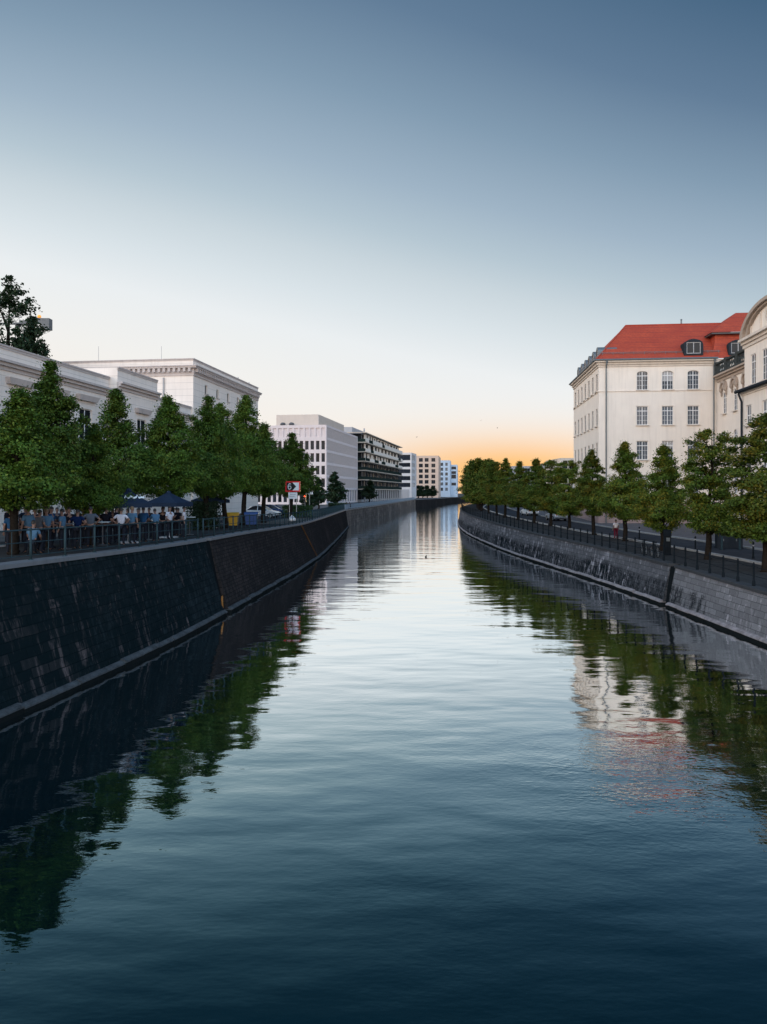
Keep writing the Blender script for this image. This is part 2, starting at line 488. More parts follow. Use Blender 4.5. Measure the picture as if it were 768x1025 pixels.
# ------------------------------------------------------------------ canal geometry (metres, water at z = 0)
def pw(pts):
    xs = [p[0] for p in pts]; ys = [p[1] for p in pts]
    def f(t, w=None):
        w = (2.0 + 0.03 * max(t, 0)) if w is None else w
        return float(np.mean([np.interp(t + k * w, xs, ys) for k in (-1, -0.5, 0, 0.5, 1)]))
    return f
LW = pw([(-40, -22.4), (21.9, -11.4), (25, -10.8), (29.2, -10.1), (33, -9.5), (39.9, -8.84), (52.1, -7.96), (64.1, -7.06), (78.9, -6.5), (100, -6.4), (142.6, -6.67)])
LT = pw([(-40, -23.6), (23.8, -12.36), (31.4, -10.85), (40.6, -10.0), (50.3, -9.25), (56.6, -8.65), (71, -7.85), (88, -7.5), (129, -7.35), (150, -7.2)])
LH = pw([(-40, 1.9), (23.8, 2.35), (31.4, 2.45), (40.6, 2.62), (50.3, 2.7), (56.6, 2.8), (71, 3.07), (88, 3.17), (129, 3.42), (160, 3.55), (1500, 3.6)])
FW = pw([(140, -7.5), (152, -6.8), (187.7, -1.9), (331, 13.7), (378, 26.9), (473, 46.5), (600, 78), (900, 160)])
RW = pw([(-40, 17.6), (20, 17.2), (32.7, 17.0), (44, 16.9), (52, 16.6), (63, 15.7), (74, 14.6), (85, 13.9), (96, 13.5), (110, 13.3), (124, 13.5), (145, 14.6), (175, 17.5), (220, 25), (300, 45), (380, 70), (500, 108), (700, 170), (900, 240)])
def RT(y): return RW(y) + 0.58
RH = pw([(-40, 4.85), (33.9, 4.6), (45, 4.37), (64, 4.23), (73, 4.17), (89, 4.0), (108, 3.85), (140, 3.75), (1500, 3.75)])

def zl(y): return EYE - LH(y)      # top of the left quay
def zr(y): return EYE - RH(y)      # top of the right quay

def px(x, Y): return (x - 384) / F * Y
def pz(y, Y): return EYE + (492 - y) / F * Y

def yrange(a, b, lo=1.5, k=0.03):
    out = [a]; y = a
    while y < b - 1e-6:
        y = min(b, y + max(lo, k * abs(y))); out.append(y)
    return out

def quay_wall(label, y0, y1, wf, tf, zf, side, wmat, cmat, lmat, ledge=True, jag=0.0, copw=0.55, copt=0.16, capn='coping'):
    """side: -1 land is towards -x, +1 land towards +x"""
    ys = yrange(y0, y1)
    root = empty('quay_wall', (tf(y0), y0, 0), 0, label, 'wall')
    ox, oy = tf(y0), y0
    mb = MB(); lb = MB(); cb = MB()
    st = []
    d = 0.0; prev = None
    for y in ys:
        w = wf(y); t = tf(y); z = zf(y)
        bx = w + side * (0.15 if ledge else 0.0)
        p = Vector((bx - ox, y - oy, 0.0))
        if prev is not None: d += (p - prev).length
        prev = p
        st.append((y, bx, t, z, w, d))
    for (a, b) in zip(st, st[1:]):
        def row(s, k):
            zb = -0.8 if not ledge else 0.2
            f = k
            return (s[1] + (s[2] - s[1]) * f - ox, s[0] - oy, zb + (s[3] - copt - zb) * f)
        K = 6
        for k in range(K):
            f0, f1 = k / K, (k + 1) / K
            q = [row(a, f0), row(b, f0), row(b, f1), row(a, f1)]
            if side > 0: q = q[::-1]
            la = a[3]; lb_ = b[3]
            uv = [(a[5], f0 * la), (b[5], f0 * lb_), (b[5], f1 * lb_), (a[5], f1 * la)]
            if side > 0: uv = uv[::-1]
            mb.poly(q, uv)
    # end faces and back so the wall is a solid
    for s, fl in ((st[0], 0), (st[-1], 1)):
        zb = -0.8 if not ledge else 0.2
        q = [(s[1] - ox, s[0] - oy, zb), (s[2] - ox, s[0] - oy, s[3] - copt), (s[2] + side * 1.2 - ox, s[0] - oy, s[3] - copt), (s[2] + side * 1.2 - ox, s[0] - oy, zb)]
        mb.poly(q, [(0, 0), (0, 2), (1, 2), (1, 0)])
    mb.build('masonry', wmat, root)
    if ledge:
        prof = [(0, -0.8), (0.0, 0.15), (0.5, 0.15), (0.5, -0.8)]; cprof = [(-0.03, 0.152), (-0.03, 0.21), (0.10, 0.30), (0.5, 0.34), (0.5, 0.152)]
        if side < 0: prof = prof[::-1]; cprof = cprof[::-1]
        kb = MB()
        r2 = random.Random(3)
        # footing laid in long stones with small offsets
        i = 0
        while i < len(st) - 1:
            o = r2.uniform(-0.03, 0.03); h = r2.uniform(-0.03, 0.03)
            fs = [(lambda a, z, s=s: (s[4] + side * (a + o) - ox, s[0] - oy + (0.012 if s is st[i] else -0.012), z + (h if z > 0 else 0))) for s in (st[i], st[i + 1])]
            lb.sweep(prof, fs); kb.sweep(cprof, fs); i += 1
        lb.build('footing', 'wet_stone', root); kb.build('footing_cap', lmat, root)
    prof = [(-0.07, -copt), (-0.07, -0.02), (-0.04, 0.0), (copw, 0.0), (copw, -copt)]
    if side < 0: prof = prof[::-1]
    cb.sweep(prof, [(lambda a, z, s=s: (s[2] + side * a - ox, s[0] - oy, s[3] + z)) for s in st])
    cb.build(capn, cmat, root)
    return root

YJ = 41.3
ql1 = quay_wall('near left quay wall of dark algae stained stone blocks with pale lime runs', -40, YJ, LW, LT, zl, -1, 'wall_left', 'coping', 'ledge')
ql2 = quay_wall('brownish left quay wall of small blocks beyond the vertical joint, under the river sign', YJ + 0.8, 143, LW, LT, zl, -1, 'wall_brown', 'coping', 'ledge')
ql3 = quay_wall('pale weathered stone quay wall below the row of modern white blocks', 143.6, 331, FW, FW, lambda y: EYE - 3.6, -1, 'wall_stone', 'coping', 'ledge', ledge=False)
ql4 = quay_wall('dark far quay wall at the bend of the canal', 331.6, 890, FW, FW, lambda y: EYE - 3.6, -1, 'wall_brown', 'coping', 'ledge', ledge=False)
YK = 44.2
qr1 = quay_wall('near right quay wall of pale granite blocks with dark algae, right of the slot', -40, YK, RW, RT, zr, 1, 'wall_right_near', 'coping_dark', 'ledge_pink')
qr2 = quay_wall('long curving dark right quay wall under the row of trees', YK + 0.8, 890, RW, RT, zr, 1, 'wall_right', 'coping_dark', 'ledge_pink')
# recessed backs of the two expansion slots
for (y, w, t, z, s, root) in ((YJ + 0.4, LW, LT, zl, -1, ql1), (YK + 0.4, RW, RT, zr, 1, qr1)):
    mb = MB(); o = root.location
    yy = (y - 0.39, y + 0.39)
    for (e0, e1, zz0, zz1) in ((0.62, 0.42, -0.8, None),):
        q = []
        for yk in yy:
            q.append([(w(yk) + s * 0.19 - o.x, yk - o.y, -0.8), (t(yk) + s * 0.035 - o.x, yk - o.y, z(yk) - 0.17), (t(yk) + s * 1.0 - o.x, yk - o.y, z(yk) - 0.17), (w(yk) + s * 1.6 - o.x, yk - o.y, -0.8)])
        mb.hexa([q[0][0], q[0][3], q[1][3], q[1][0], q[0][1], q[0][2], q[1][2], q[1][1]])
    mb.build('expansion_joint', 'recess', root)

# ------------------------------------------------------------------ water, ground, roads
mb = MB()
ys = yrange(-60, 1400, 8, 0.05)
def wl_left(y): return (LW(y) if y < 143.3 else FW(y)) - 1.0
for a, b in zip(ys, ys[1:]):
    mb.poly([(wl_left(a), a, 0), (RW(a) + 1.0, a, 0), (RW(b) + 1.0, b, 0), (wl_left(b), b, 0)])
tag(mb.build('water', 'water'), kind='structure')
mb = MB()
mb.poly([(-200, -60, -2.5), (400, -60, -2.5), (400, 1400, -2.5), (-200, 1400, -2.5)])
tag(mb.build('canal_bed', 'bed'), kind='structure')

def edge_left(y): return (LT(y) if y < 143.3 else FW(y)) - 0.5
def strip(name, mat, xa, xb, zf, y0, y1, dz=0.0):
    mb = MB()
    ys = yrange(y0, y1, 3, 0.05)
    for a, b in zip(ys, ys[1:]):
        mb.poly([(xa(a), a, zf(a) + dz), (xb(a), a, zf(a) + dz), (xb(b), b, zf(b) + dz), (xa(b), b, zf(b) + dz)])
    return tag(mb.build(name, mat), kind='structure')
strip('ground', 'ground', lambda y: -1500, edge_left, zl, -60, 1400, -0.02)
strip('ground', 'ground', lambda y: RT(y) + 0.5, lambda y: 1500, zr, -60, 1400, -0.02)
strip('promenade', 'gravel', lambda y: LT(y) - 9.5, lambda y: LT(y) - 0.56, zl, -40, 70, -0.012)
strip('road', 'asphalt', lambda y: LT(y) - 10.5, lambda y: LT(y) - 4.2, zl, 72, 142, -0.012)
strip('promenade', 'paving', lambda y: FW(y) - 12, lambda y: FW(y) - 0.56, zl, 144, 420, -0.012)
strip('promenade', 'gravel', lambda y: RT(y) + 0.56, lambda y: RT(y) + 5.2, zr, -40, 260, -0.012)
strip('road', 'asphalt', lambda y: RT(y) + 5.5, lambda y: RT(y) + 10.6, zr, -40, 260, -0.014)
strip('pavement', 'paving', lambda y: RT(y) + 10.9, lambda y: RT(y) + 40, zr, -40, 260, 0.11)
def kerb(x0, zf, y0, y1):
    mb = MB()
    ys = yrange(y0, y1, 3, 0.05)
    mb.sweep([(0, -0.1), (0.3, -0.1), (0.3, 0.12), (0.02, 0.12), (0, 0.10)], [(lambda a, z, y=y: (x0(y) + a, y, zf(y) + z)) for y in ys])
    return tag(mb.build('kerb', 'kerb'), kind='structure')
kerb(lambda y: RT(y) + 5.2, zr, -40, 260)
kerb(lambda y: RT(y) + 10.6, zr, -40, 260)

# ------------------------------------------------------------------ buildings
class Fac:
    """a facade plane in building space: o = lower left corner seen from outside, ang = turn about z"""
    def __init__(s, o, ang=0.0):
        s.o = Vector(o); s.a = ang; s.c = math.cos(ang); s.s = math.sin(ang)
    def __call__(s, x, y, z):
        return (s.o.x + s.c * x - s.s * y, s.o.y + s.s * x + s.c * y, s.o.z + z)

def wall(mb, fac, W, H, ops, rev=0.22, z0=0.0):
    """sheet W x H with openings (x0, z0, x1, z1[, arch rise]) and their reveals"""
    xs = sorted({0.0, W} | {o[0] for o in ops} | {o[2] for o in ops})
    zs = sorted({z0, H} | {o[1] for o in ops} | {o[3] for o in ops})
    for xa, xb in zip(xs, xs[1:]):
        run = None
        for za, zb in zip(zs, zs[1:]):
            cx, cz = (xa + xb) / 2, (za + zb) / 2
            hole = any(o[0] < cx < o[2] and o[1] < cz < o[3] for o in ops)
            if hole:
                if run is not None: mb.poly([fac(xa, 0, run), fac(xb, 0, run), fac(xb, 0, za), fac(xa, 0, za)])
                run = None
            elif run is None: run = za
        if run is not None:
            mb.poly([fac(xa, 0, run), fac(xb, 0, run), fac(xb, 0, H), fac(xa, 0, H)])
    for o in ops:
        x0, a, x1, b = o[:4]
        ar = o[4] if len(o) > 4 else 0
        mb.poly([fac(x0, 0, a), fac(x0, rev, a), fac(x0, rev, b), fac(x0, 0, b)])
        mb.poly([fac(x1, rev, a), fac(x1, 0, a), fac(x1, 0, b), fac(x1, rev, b)])
        mb.poly([fac(x0, 0, b), fac(x0, rev, b), fac(x1, rev, b), fac(x1, 0, b)])
        mb.poly([fac(x0, rev, a), fac(x0, 0, a), fac(x1, 0, a), fac(x1, rev, a)])
        if ar:
            n = 8; hw = (x1 - x0) / 2; cx = (x0 + x1) / 2
            pts = [(cx + hw * math.cos(PI * k / n), b - ar + ar * math.sin(PI * k / n)) for k in range(n + 1)]
            for k in range(n):
                (xa, za), (xb, zb) = pts[k], pts[k + 1]
                mb.poly([fac(xb, 0, zb), fac(xa, 0, za), fac(xa, 0, b + .001), fac(xb, 0, b + .001)])
                mb.poly([fac(xa, 0, za), fac(xb, 0, zb), fac(xb, rev, zb), fac(xa, rev, za)])

WC = {}
def window(parent, fac, o, cols=2, rows=3, rev=0.18, fmat='frame_white', gmat='glass', sill='cream_trim', fw=0.07, name='window'):
    x0, z0, x1, z1 = o[:4]
    w, h = x1 - x0, z1 - z0
    key = (round(w, 3), round(h, 3), cols, rows, fmat, gmat, sill, fw)
    if key not in WC:
        f = MB()
        f.box(0, 0, 0, fw, 0.06, h); f.box(w - fw, 0, 0, w, 0.06, h)
        f.box(fw, 0, 0, w - fw, 0.06, fw); f.box(fw, 0, h - fw, w - fw, 0.06, h)
        for c in range(1, cols):
            t = 0.045 if (cols % 2 == 0 and c == cols // 2) else 0.015
            f.box(w * c / cols - t, -0.004, fw, w * c / cols + t, 0.056, h - fw)
        for r in range(1, rows):
            t = 0.045 if r == rows - 1 else 0.014
            f.box(fw, 0.004, h * r / rows - t, w - fw, 0.05, h * r / rows + t)
        g = MB(); g.poly([(fw, 0.035, fw), (w - fw, 0.035, fw), (w - fw, 0.035, h - fw), (fw, 0.035, h - fw)])
        sm = None
        if sill:
            s_ = MB(); s_.box(-0.1, -0.32, -0.1, w + 0.1, -0.001, -0.004); sm = s_.mesh('sill', sill)
        WC[key] = (f.mesh('window', fmat), g.mesh('pane', gmat), sm)
    fm, gm, sm = WC[key]
    wo = link(name, fm, parent, fac(x0, rev, z0), fac.a)
    link('pane', gm, wo)
    if sm: link('sill', sm, wo)
    return wo

def cornice(mb, pts, prof):
    """run a closed (out, z) profile along a polyline of (x, y); 'out' is to the right of travel"""
    n = len(pts); st = []
    for i, p in enumerate(pts):
        p = Vector((p[0], p[1]))
        d0 = (p - Vector(pts[i - 1][:2])).normalized() if i else None
        d1 = (Vector(pts[i + 1][:2]) - p).normalized() if i < n - 1 else None
        if d0 is None: d0 = d1
        if d1 is None: d1 = d0
        n0 = Vector((d0.y, -d0.x)); n1 = Vector((d1.y, -d1.x))
        m_ = (n0 + n1); m_ = m_ / max(0.2, m_.dot(n0))
        st.append(lambda a, z, p=p, m_=m_: (p.x + m_.x * a, p.y + m_.y * a, z))
    mb.sweep(prof, st)

def steps(zt, *lv, back=-0.05):
    """stepped profile: list of (projection, z below zt) from bottom to top"""
    p = [(back, zt - lv[0][1])]
    last = None
    for i, (a, dz) in enumerate(lv):
        if i: p.append((lv[i - 1][0], zt - dz))
        p.append((a, zt - dz))
    p.append((lv[-1][0], zt)); p.append((back, zt))
    return p

def openings(xs, zs, w, h, arch=0):
    return [(x - w / 2, z, x + w / 2, z + h) + ((arch,) if arch else ()) for x in xs for z in zs]

# ---- right: cream corner building with red roof
def right_buildings():
    z0 = EYE - 4.5
    rz = -math.atan(0.103)
    b = empty('corner_building', (26.5, 91, z0 - 0.36), rz, 'cream corner building with steep red tiled roof and three columns of windows facing the viewer', 'building')
    E_ = 20.9
    front = Fac((0, 0, 0), 0); side = Fac((0, 20.2, 0), -PI / 2)
    w = MB()
    fo = openings([5.2, 8.2, 11.2], [17.3], 1.35, 2.3, 0.35) + openings([5.2, 8.2, 11.2], [13.0, 8.75, 4.5], 1.35, 2.3)
    so = openings([1.6 + 2.85 * i for i in range(7)], [17.3, 13.0, 8.75, 4.5], 1.15, 2.2)
    wall(w, front, 13.9, E_, fo); wall(w, side, 20.2, E_, so, rev=.12)
    w.poly([(0, 20.2, 0), (0, 20.2, E_), (30, 20.2, E_), (30, 20.2, 0)])
    w.poly([(13.9, 0.0, 0), (30, 0.0, 0), (30, 0.0, E_), (13.9, 0.0, E_)])
    w.build('wall', 'cream', b)
    p = MB(); p.box(-0.06, -0.06, 0, 13.85, -0.002, 3.4); p.box(-0.06, -0.002, 0, -0.002, 20.2, 3.4)
    p.build('plinth', 'granite_pink', b)
    for q, o in enumerate(fo):
        wo_ = window(b, front, o, 4, 4, rev=.14)
        if q in (1, 2, 5, 7):     # pale blinds part way down
            bl = MB(); hh = o[3] - o[1]; dn = (.45, .55, 0, 0, 0, .30, 0, .35)[q]
            bl.poly([(.08, .03, hh * (1 - dn)), (o[2] - o[0] - .08, .03, hh * (1 - dn)), (o[2] - o[0] - .08, .03, hh - .08), (.08, .03, hh - .08)])
            bl.build('blind', 'frame_grey', wo_)
    for o in so: window(b, side, o, 2, 4, rev=.09, fmat='frame_grey', gmat='glazing', sill='cream_trim')
    c = MB()
    cornice(c, [(0, 20.2), (0, 0), (13.85, 0)], steps(E_ + 0.02, (0.12, 0.75), (0.28, 0.5), (0.55, 0.22)))
    c.build('cornice', 'cream_trim', b)
    c = MB()
    cornice(c, [(0, 20.2), (0, 0), (13.85, 0)], steps(17.22, (0.05, 0.12), (0.09, 0.07)))
    # faint window surrounds
    for o in fo:
        c.box(o[0] - 0.22, -0.045, o[1] - 0.12, o[0] - 0.03, -0.002, o[3] + 0.2); c.box(o[2] + 0.03, -0.045, o[1] - 0.12, o[2] + 0.22, -0.002, o[3] + 0.2)
    c.build('string_course', 'cream', b)
    g = MB()
    for (pa, pb) in (((-0.62, 20.2), (-0.62, -0.62)), ((-0.62, -0.62), (13.9, -0.62))):
        g.tube((pa[0], pa[1], E_ + 0.06), (pb[0], pb[1], E_ + 0.06), 0.11, n=8)
    g.build('gutter', 'zinc', b)
    for x in (0.85, 13.55):
        d = MB(); d.ptube([(x, -0.55, E_), (x, -0.5, E_ - 0.4), (x, -0.16, E_ - 0.95), (x, -0.14, 0.3)], [0.085] * 4, 8)
        d.lathe([(0.14, 0), (0.2, 0.25)], (x, -0.5, E_ - 0.3), 8)
        d.build('downpipe', 'zinc', b)
    # main roof: kicked eave, steep slope, left hip, flat top behind
    r = MB(); e = E_ + 0.1
    A = [(-0.5, -0.5, e), (13.3, -0.5, e)]; K = [(0.35, 0.45, e + 0.85), (14.6, 0.45, e + 0.85)]; T = [(4.4, 5.5, 26.4), (18, 5.5, 26.4)]
    AL, KL, TL = (-0.5, 20.6, e), (0.35, 20.6, e + 0.85), (4.4, 20.6, 26.4)
    r.poly([A[0], A[1], K[1], K[0]]); r.poly([K[0], K[1], T[1], T[0]])
    r.poly([AL, A[0], K[0], KL]); r.poly([KL, K[0], T[0], TL])
    r.poly([T[0], T[1], (18, 20.6, 26.2), TL]); r.poly([AL, KL, TL, (18, 20.6, 26.2), (18, 20.6, e)])
    rf = r.build('roof', 'tiles', b)
    q = MB(); q.tube(T[0], T[1], 0.11, n=6); q.tube(K[0], T[0], 0.10, n=6); q.tube((-0.5, -0.5, e), K[0], 0.09, n=6)
    q.build('ridge_tiles', 'tiles', rf)
    q = MB()
    for i in range(12):
        q.tube((0.5 + i * 1.25, 0.28, e + 0.7), (0.5 + i * 1.25, 0.28, e + 1.02), 0.025, n=5)
    q.tube((0.3, 0.28, e + 0.98), (14.4, 0.28, e + 0.98), 0.03, n=5); q.tube((0.3, 0.28, e + 0.84), (14.4, 0.28, e + 0.84), 0.02, n=5)
    q.build('snow_guard', 'zinc', rf)
    q = MB(); q.tube((11.4, 5.6, 26.3), (11.4, 5.6, 27.0), 0.1, n=8); q.lathe([(0.16, 0), (0.02, 0.12)], (11.4, 5.6, 27.0), 8)
    q.build('vent_pipe', 'zinc', rf)

    def dormer(x, y, z, rzz, wd=1.9, ht=1.75, dep=2.6, hood='slate', grey=False):
        d = MB(); n = 10
        pts = [(-wd / 2 - 0.16, 0), (wd / 2 + 0.16, 0)]
        arc = [(wd / 2 + 0.16) * math.cos(PI * k / n) for k in range(n + 1)]
        top = [(a, ht * 0.62 + 0.68 * math.sin(PI * k / n)) for k, a in enumerate(arc)]
        ring = [(-wd / 2 - 0.16, 0), (wd / 2 + 0.16, 0)] + top
        d.faces([(a, -0.12, zz) for a, zz in ring] + [(a, dep, zz) for a, zz in ring],
                [(i, (i + 1) % len(ring), (i + 1) % len(ring) + len(ring), i + len(ring)) for i in range(len(ring))] + [tuple(range(len(ring), 2 * len(ring)))])
        # front frame with an opening
        i0, i1, zz0, zz1 = -wd / 2 + 0.12, wd / 2 - 0.12, 0.2, ht * 0.62 + 0.30
        d.poly([(-wd / 2 - 0.16, -0.12, 0), (wd / 2 + 0.16, -0.12, 0), (i1, -0.12, zz0), (i0, -0.12, zz0)])
        d.poly([(-wd / 2 - 0.16, -0.12, 0), (i0, -0.12, zz0), (i0, -0.12, zz1), (-wd / 2 - 0.16, -0.12, ht * 0.62)])
        d.poly([(wd / 2 + 0.16, -0.12, 0), (wd / 2 + 0.16, -0.12, ht * 0.62), (i1, -0.12, zz1), (i1, -0.12, zz0)])
        d.poly([(-wd / 2 - 0.16, -0.12, ht * 0.62), (i0, -0.12, zz1), (i1, -0.12, zz1)] + [(a, -0.12, zz) for a, zz in top])
        dm = d.build('dormer', hood, b, loc=(x, y, z), rz=rzz)
        f = Fac((0, 0, 0))
        window(dm, f, (i0, zz0, i1, zz1), 2, 1, rev=-0.06, sill=None, fmat='frame_grey', gmat='glass_dark', name='window', fw=0.09)
    dormer(11.2, -0.05, 21.4, 0, 1.9, 2.1)
    for k in range(6):
        dormer(0.25, 2.0 + k * 3.0, 21.3, -PI / 2, 1.3, 1.6, 2.2, hood='zinc')
    # taller roof block on the right with bell shaped skirt
    q = MB(); prof = [(-0.35, 20.95), (0.15, 21.5), (0.65, 22.4), (0.95, 23.4), (1.05, 24.05)]
    lx = [13.0, 13.45, 13.8, 14.05, 14.1]
    for k in range(4):
        (ya, za), (yb, zb) = prof[k], prof[k + 1]
        q.poly([(lx[k], ya, za), (30, ya, za), (30, yb, zb), (lx[k + 1], yb, zb)])
        q.poly([(lx[k], 6, za), (lx[k], ya, za), (lx[k + 1], yb, zb), (lx[k + 1], 6, zb)])
    rr = q.build('roof', 'tiles', b)
    q = MB(); q.box(13.5, 0.45, 24.05, 30, 12, 24.22); q.build('eave', 'frame_dark', rr)
    q = MB(); a0, a1, t0, t1 = (13.4, 0.35, 24.23), (30, 0.35, 24.23), (17.9, 5, 27.6), (30, 5, 27.6)
    q.poly([a0, a1, t1, t0]); q.poly([(13.4, 12, 24.23), a0, t0, (17.9, 9, 27.6)]); q.poly([t0, t1, (30, 9, 27.6), (17.9, 9, 27.6)])
    u = q.build('upper_roof', 'tiles', rr)
    dormer(16.4, 0.0, 21.35, 0, 1.9, 1.9, 2)
    # wing that comes towards the viewer, facing the canal
    wf = Fac((13.9, -0.02, 0), -PI / 2); WH = 18.7; WL_ = 14.5
    wo = [(x - 0.55, 14.0, x + 0.55, 16.5) for x in (2.8, 6.2, 9.6, 13)] + [(x - 0.55, 9.4, x + 0.55, 11.9, 0.5) for x in (2.8, 6.2, 9.6, 13)] + [(x - 0.55, 4.6, x + 0.55, 7.2) for x in (2.8, 6.2, 9.6, 13)]
    w = MB(); wall(w, wf, WL_, WH, wo, rev=.09); w.poly([wf(0, 0, WH), wf(WL_, 0, WH), wf(WL_, 6, WH), wf(0, 6, WH)])
    w.poly([wf(WL_, 0, 0), wf(WL_, 8, 0), wf(WL_, 8, WH), wf(WL_, 0, WH)])
    w.build('wall', 'cream', b)
    for o in wo: window(b, wf, o, 2, 4, rev=.07)
    c = MB(); cornice(c, [wf(0.55, 0, 0)[:2], wf(WL_, 0, 0)[:2]], steps(WH + 0.05, (0.12, 0.8), (0.35, 0.45), (0.62, 0.2)))
    c.build('cornice', 'sandstone', b)
    for x in (2.8, 6.2, 9.6, 13):      # scrolled window heads
        c = MB(); n = 8
        for k in range(n):
            a0, a1 = PI * k / n, PI * (k + 1) / n
            c.hexa([wf(x + r_ * math.cos(a), yy, 16.95 + r_ * 0.95 * math.sin(a)) for yy, aa in ((-0.34, (a0, a1)), (-0.002, (a1, a0))) for a in () for r_ in ()] or
                   [wf(x + 0.62 * math.cos(a0), -0.34, 17.0 + 0.6 * math.sin(a0)), wf(x + 0.92 * math.cos(a0), -0.34, 17.0 + 0.9 * math.sin(a0)), wf(x + 0.92 * math.cos(a0), -0.002, 17.0 + 0.9 * math.sin(a0)), wf(x + 0.62 * math.cos(a0), -0.002, 17.0 + 0.6 * math.sin(a0)),
                    wf(x + 0.62 * math.cos(a1), -0.34, 17.0 + 0.6 * math.sin(a1)), wf(x + 0.92 * math.cos(a1), -0.34, 17.0 + 0.9 * math.sin(a1)), wf(x + 0.92 * math.cos(a1), -0.002, 17.0 + 0.9 * math.sin(a1)), wf(x + 0.62 * math.cos(a1), -0.002, 17.0 + 0.6 * math.sin(a1))])
        for s_ in (-1, 1):
            xa = x + s_ * 0.77
            c.lathe([(0.02, -0.42), (0.17, -0.3), (0.22, -0.1), (0.17, 0.1), (0.02, 0.16)], wf(xa, -0.2, 16.95), 8)
            c.lathe([(0.02, -0.9), (0.1, -0.75), (0.13, -0.45), (0.02, -0.3)], wf(xa, -0.12, 16.95), 8)
        c.ell(wf(x, -0.14, 17.15), (0.2, 0.2, 0.34), 8, 6)
        c.build('window_head', 'sandstone', b)
    q = MB()
    for k in range(30):
        q.lathe([(0.07, 0), (0.05, 0.2), (0.1, 0.5), (0.05, 0.85), (0.08, 1.0)], wf(0.5 + k * 0.47, -0.1, WH + 0.4), 6)
    for a, bb in ((WH + 0.05, WH + 0.4), (WH + 1.4, WH + 1.62)):
        c0 = [wf(0, -0.3, a), wf(WL_, -0.3, a), wf(WL_, 0.15, a), wf(0, 0.15, a)]
        c1 = [wf(0, -0.3, bb), wf(WL_, -0.3, bb), wf(WL_, 0.15, bb), wf(0, 0.15, bb)]
        q.hexa(c0 + c1)
    for k in range(5):
        x = 0.2 + k * 3.5
        q.hexa([wf(x - .3, -0.33, WH + .05), wf(x + .3, -0.33, WH + .05), wf(x + .3, 0.18, WH + .05), wf(x - .3, 0.18, WH + .05), wf(x - .3, -0.33, WH + 1.75), wf(x + .3, -0.33, WH + 1.75), wf(x + .3, 0.18, WH + 1.75), wf(x - .3, 0.18, WH + 1.75)])
    q.build('balustrade', 'verdigris', b)

    # pavilion with round gable
    p = empty('gabled_pavilion', (37.1, 76, z0), rz, 'pale stone pavilion with a big rounded baroque gable at the right edge', 'building')
    f = Fac((0, 0, 0), -PI / 2); PH = 19.6
    po = [(x - 0.6, 15.2, x + 0.6, 18.2) for x in (2.3, 5.1, 7.9, 10.7)] + [(x - 0.6, 10.6, x + 0.6, 13.2) for x in (2.3, 5.1, 7.9, 10.7)]
    w = MB(); wall(w, f, 12.4, PH, po, rev=.09); w.box(0.003, -12.4, 0, 12, -0.0, PH - 0.01) if False else None
    w.poly([f(0, 0, 0), f(0, 0, PH), f(0, 12, PH), f(0, 12, 0)]); w.poly([f(12.4, 0, 0), f(12.4, 12, 0), f(12.4, 12, PH), f(12.4, 0, PH)])
    n = 18; cx, a_, b_ = 6.2, 6.0, 2.75
    arc = [(cx + a_ * math.cos(PI * k / n), PH + 0.45 + b_ * math.sin(PI * k / n)) for k in range(n + 1)]
    w.poly([f(x, 0.1, z) for x, z in arc]); w.poly([f(0.2, 0.1, PH), f(12.2, 0.1, PH), f(12.2, 0.1, PH + 0.46), f(0.2, 0.1, PH + 0.46)])
    w.build('wall', 'cream', p)
    for o in po: window(p, f, o, 2, 4, rev=.07, sill='cream_trim')
    c = MB(); cornice(c, [f(-0.2, 0, 0)[:2], f(12.6, 0, 0)[:2]], steps(PH + 0.45, (0.12, 0.9), (0.3, 0.55), (0.6, 0.25)))
    c.build('cornice', 'cream_trim', p)
    c = MB()
    for k in range(n):
        ra, rb = 0.93, 1.05
        pts = []
        for yy in (-0.5, 0.6):
            pass
        def ap(kk, s_, yy): return f(cx + a_ * s_ * math.cos(PI * kk / n), yy, PH + 0.45 + b_ * s_ * math.sin(PI * kk / n))
        c.hexa([ap(k, ra, -0.5), ap(k, rb, -0.5), ap(k, rb, 8), ap(k, ra, 8), ap(k + 1, ra, -0.5), ap(k + 1, rb, -0.5), ap(k + 1, rb, 8), ap(k + 1, ra, 8)])
        c.hexa([ap(k, 0.85, -0.22), ap(k, 0.928, -0.22), ap(k, 0.928, 0.2), ap(k, 0.85, 0.2), ap(k + 1, 0.85, -0.22), ap(k + 1, 0.928, -0.22), ap(k + 1, 0.928, 0.2), ap(k + 1, 0.85, 0.2)])
    c.build('gable_arch', 'sandstone', p)
    c = MB(); m_ = 16
    for k in range(m_):
        t0, t1 = 2 * PI * k / m_, 2 * PI * (k + 1) / m_
        def rp(t, r_, yy): return f(cx + r_ * math.cos(t), yy, PH + 1.75 + r_ * math.sin(t))
        c.hexa([rp(t0, .55, -.1), rp(t0, .8, -.1), rp(t0, .8, .15), rp(t0, .55, .15), rp(t1, .55, -.1), rp(t1, .8, -.1), rp(t1, .8, .15), rp(t1, .55, .15)])
    ro = c.build('round_window', 'cream_trim', p)
    c = MB(); c.poly([f(cx + .56 * math.cos(2 * PI * k / m_), 0.06, PH + 1.75 + .56 * math.sin(2 * PI * k / m_)) for k in range(m_)]); c.build('pane', 'glass', ro)
